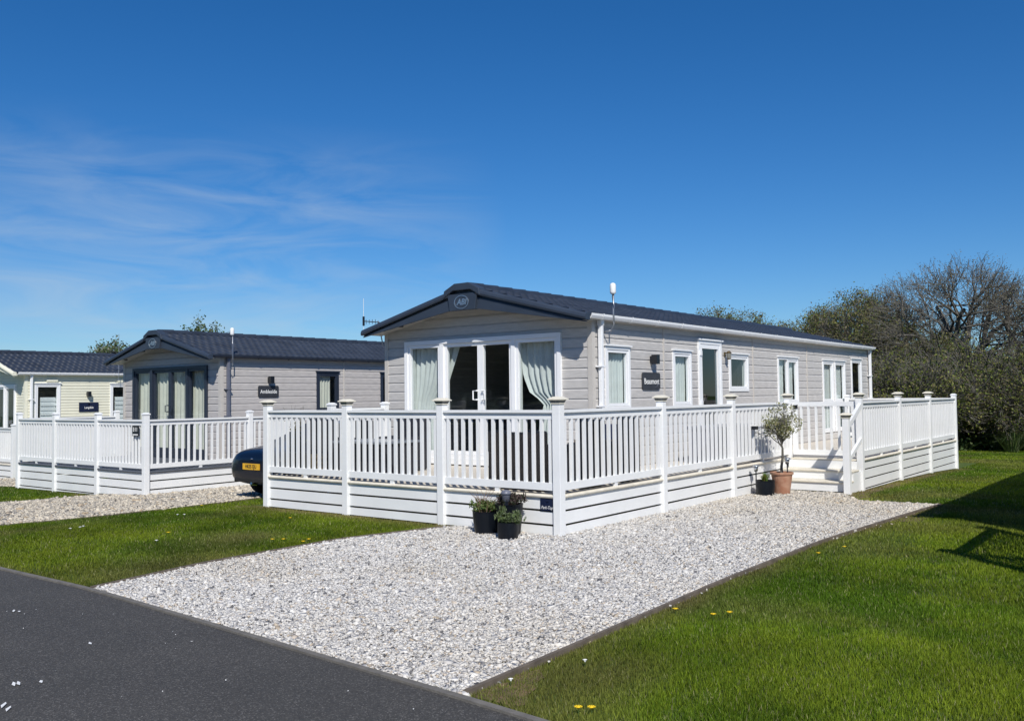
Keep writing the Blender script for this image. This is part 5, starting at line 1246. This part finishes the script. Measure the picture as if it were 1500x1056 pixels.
# ------------------------------------------------------------------ car
def car():
    x0, y0 = -7.30, .78; zg = gz(x0, y0+1.2)
    o = thing('parked_car', 'dark navy car parked on the gravel between the two grey caravans', 'car', (x0, y0, zg))
    # stations along y: (y, half width, z_low, z_belt, z_top, roof half width)
    st = [(0.00, .50, .40, .62, .74, .42), (.05, .70, .30, .66, .82, .56), (.16, .80, .25, .70, .89, .64), (.40, .84, .20, .74, .93, .66), (.75, .855, .18, .78, .97, .66), (1.15, .86, .18, .80, 1.12, .62),
          (1.65, .86, .18, .82, 1.33, .57), (2.2, .86, .18, .82, 1.38, .56), (2.7, .86, .18, .82, 1.34, .56), (3.25, .86, .18, .80, 1.02, .62), (3.7, .84, .2, .74, .86, .6), (4.05, .76, .26, .62, .74, .5), (4.2, .5, .36, .52, .62, .36)]
    V = []; n = 16
    for (y, hw, zl, zb, zt, rw) in st:
        prof = [(0, zl), (hw*.6, zl), (hw*.93, zl+.05), (hw, (zl+zb)/2), (hw*.985, zb-.06), (hw*.94, zb), (rw+.03, (zb+zt*1.4)/2.4), (rw*.8, zt-.015), (0, zt)]
        ring = prof+[(-a, b) for a, b in prof[-2:0:-1]]
        for a, b in ring: V.append((x0+a, y0+y, zg+b))
    n = len(V)//len(st); F = []
    for i in range(len(st)-1):
        for k in range(n): F.append((i*n+k, i*n+(k+1) % n, (i+1)*n+(k+1) % n, (i+1)*n+k))
    F.append(tuple(range(n))[::-1]); F.append(tuple(range((len(st)-1)*n, len(st)*n)))
    b = MB(); b.v = V; b.f = F; body = b.build('body', 'car', o, smooth=True); s = body.modifiers.new('s', 'SUBSURF'); s.levels = s.render_levels = 2
    def shell(i0, k0, k1, i1, lift, name):
        g = MB()
        for i in range(i0, i1):
            for k in range(k0, k1):
                q = [V[i*n+k], V[i*n+k+1], V[(i+1)*n+k+1], V[(i+1)*n+k]]; g.quad(*[(x0+(p[0]-x0)*(1+lift), p[1], p[2]+lift*.35) for p in q])
        return g.build(name, 'black', o, smooth=True)
    shell(4, 7, 9, 6, .02, 'rear_window')
    shell(5, 5, 7, 9, .025, 'side_window'); shell(5, 9, 11, 9, .025, 'side_window')
    dg = bpy.context.evaluated_depsgraph_get(); dg.update(); ev = body.evaluated_get(dg); off_ = wpos(body)
    def onrear(x, z, lift=.006):                       # point on the car's tail at (x,z) above the ground
        h_, q, nrm, _ = ev.ray_cast(Vector((x0+x, y0-1.5, zg+z))-off_, Vector((0, 1, 0)))
        if not h_: return None
        q = q+off_+nrm*lift; return (q.x, q.y, q.z)
    def seam(name, pts, r, m):
        P_ = [onrear(*p) for p in pts]; P_ = [p for p in P_ if p]
        if len(P_) > 2: g = MB(); g.tube(P_, r, 6); g.build(name, m, o)
    seam('boot_seam', [(-.62, .80)]+[(-.60+.0*k, .80-.05*k) for k in range(6)]+[(-.5+.1*k, .52) for k in range(11)]+[(.60, .55+.05*k) for k in range(6)], .006, 'black')
    seam('bumper_seam', [(-.74+.074*k, .47) for k in range(21)], .007, 'black')
    seam('badge', [(-.03, .735), (0, .735), (.03, .735)], .014, 'chrome')
    for sx in (-1, 1):
        g = MB(); xs_, zs_ = np.linspace(.56, .76, 6), np.linspace(.60, .72, 4); P_ = [[onrear(sx*x, z) for x in xs_] for z in zs_]
        for i in range(3):
            for k in range(5):
                q = (P_[i][k], P_[i][k+1], P_[i+1][k+1], P_[i+1][k])
                if all(q): g.quad(*q)
        if g.v: g.build('tail_light', 'tail', o)
        for yw in (.85, 3.35):
            g = MB(); g.lathe((0, 0, 0), [(.20, -.09), (.29, -.09), (.315, -.05), (.315, .05), (.29, .09), (.20, .09)], 24); g.v = [(x0+sx*.76+p[2], y0+yw+p[0], zg+.305+p[1]) for p in g.v]; wl = g.build('wheel', 'rubber', o)
            g = MB(); g.lathe((0, 0, 0), [(.02, -.07), (.19, -.085), (.19, .085), (.02, .07)], 20); g.v = [(x0+sx*.765+p[2], y0+yw+p[0], zg+.305+p[1]) for p in g.v]; g.build('rim', 'silver', wl)
    g = MB(); g.box(x0-.24, x0+.24, y0-.012, y0+.008, zg+.535, zg+.645); pl = g.build('number_plate', 'plate', o)
    lettering(pl, 'HK05 EJU', .097, lambda a, c, d: (x0+a, y0-.0135-d, zg+.59+c), m='black', depth=.0008, bold=.002, sx=.82)
    g = MB(); g.tube([(x0+.02, y0+.10, zg+.27), (x0+.02, y0-.02, zg+.29)], .028, 10); g.build('exhaust', 'chrome', o)
    g = MB(); g.box(x0-.55, x0+.55, y0+.02, y0+.10, zg+.30, zg+.38); g.build('bumper', 'rubber', o, bevel=.02)
car()

# ------------------------------------------------------------------ flowers and road litter
def flower(x, y, label, cat, r, m, grp):
    z = gz(x, y); o = thing('dandelion' if m == 'petal' else 'daisy', label, cat, (x, y, z), grp)
    b = MB()
    for k in range(9):
        a = 6.283*k/9; b.quad((x, y, z+.035), (x+r*math.cos(a-.25), y+r*math.sin(a-.25), z+.042), (x+r*1.1*math.cos(a), y+r*1.1*math.sin(a), z+.04), (x+r*math.cos(a+.25), y+r*math.sin(a+.25), z+.042))
    b.lathe((x, y, z+.028), [(.006, 0), (r*.5, .008), (r*.3, .016)], 8); b.build('bloom', m, o); b = MB(); b.tube([(x, y, z-.01), (x, y, z+.034)], .002, 4); b.build('stem', mat_green, o)
mat_green = mat('flower_stem', (.06, .11, .02), .7, var=.1)
for x, y in ((3.341, -2.75), (3.417, -2.62), (3.02, -2.76), (3.64, -5.10), (3.70, -5.06), (3.2, .9), (3.1, .35)): flower(x, y, 'yellow dandelion bloom in the lawn right of the gravel drive', 'flower', .022, 'petal', 'dandelions in the right lawn')
for x, y in ((-2.22, -2.2), (-4.088, -.907), (-2.671, -2.304), (-2.565, -2.223), (-2.3, -2.05), (-6.9, -.5), (-4.3, -2.7)): flower(x, y, 'yellow dandelion bloom in the lawn left of the gravel drive', 'flower', .024, 'petal', 'dandelions in the left lawn')
for x, y in ((3.192, -4.344), (3.04, -4.93)): flower(x, y, 'small white daisy in the lawn right of the gravel drive', 'flower', .014, 'daisy', 'daisies in the right lawn')
for x, y in ((-3.813, -3.158), (-5.778, -3.243), (-5.8, -3.1), (-5.87, -3.02), (-5.868, -1.588), (-5.77, -1.536)): flower(x, y, 'small white daisy in the lawn left of the gravel drive', 'flower', .02, 'daisy', 'daisies in the left lawn')
V = []; F = []
def chip(x, y, a, l, w_):
    c_, s__ = math.cos(a), math.sin(a); i = len(V); z = .009
    for p, q in ((-l, 0), (-.3*l, w_), (l, .2*w_), (.2*l, -w_)): V.append((x+p*c_-q*s__, y+p*s__+q*c_, z+random.uniform(0, .006)))
    F.append((i, i+1, i+2, i+3))
for x, y in [(random.uniform(-3, 3.2), random.uniform(-7, -5.4)) for _ in range(45)]: chip(x, y, random.uniform(0, 6.28), random.uniform(.004, .011), random.uniform(.002, .005))
for u_, v_, l in ((20, 896, .05), (28, 897, .03), (27, 1003, .05), (20, 1004, .045), (12, 1040, .05), (5, 1035, .06), (132, 944, .04), (60, 1000, .03)):
    d = FWD+RT*(u_-750)/CAM['f']-UP*(v_-528)/CAM['f']; t = -CP[2]/d[2]; p = CP+d*t; chip(p[0], p[1], random.uniform(-.3, .3)-.6, l, .012)
o = np_mesh('litter', V, F, 'letter'); tag(o, 'scattered pale flecks of debris on the tarmac', None, None, 'stuff')
print('done')
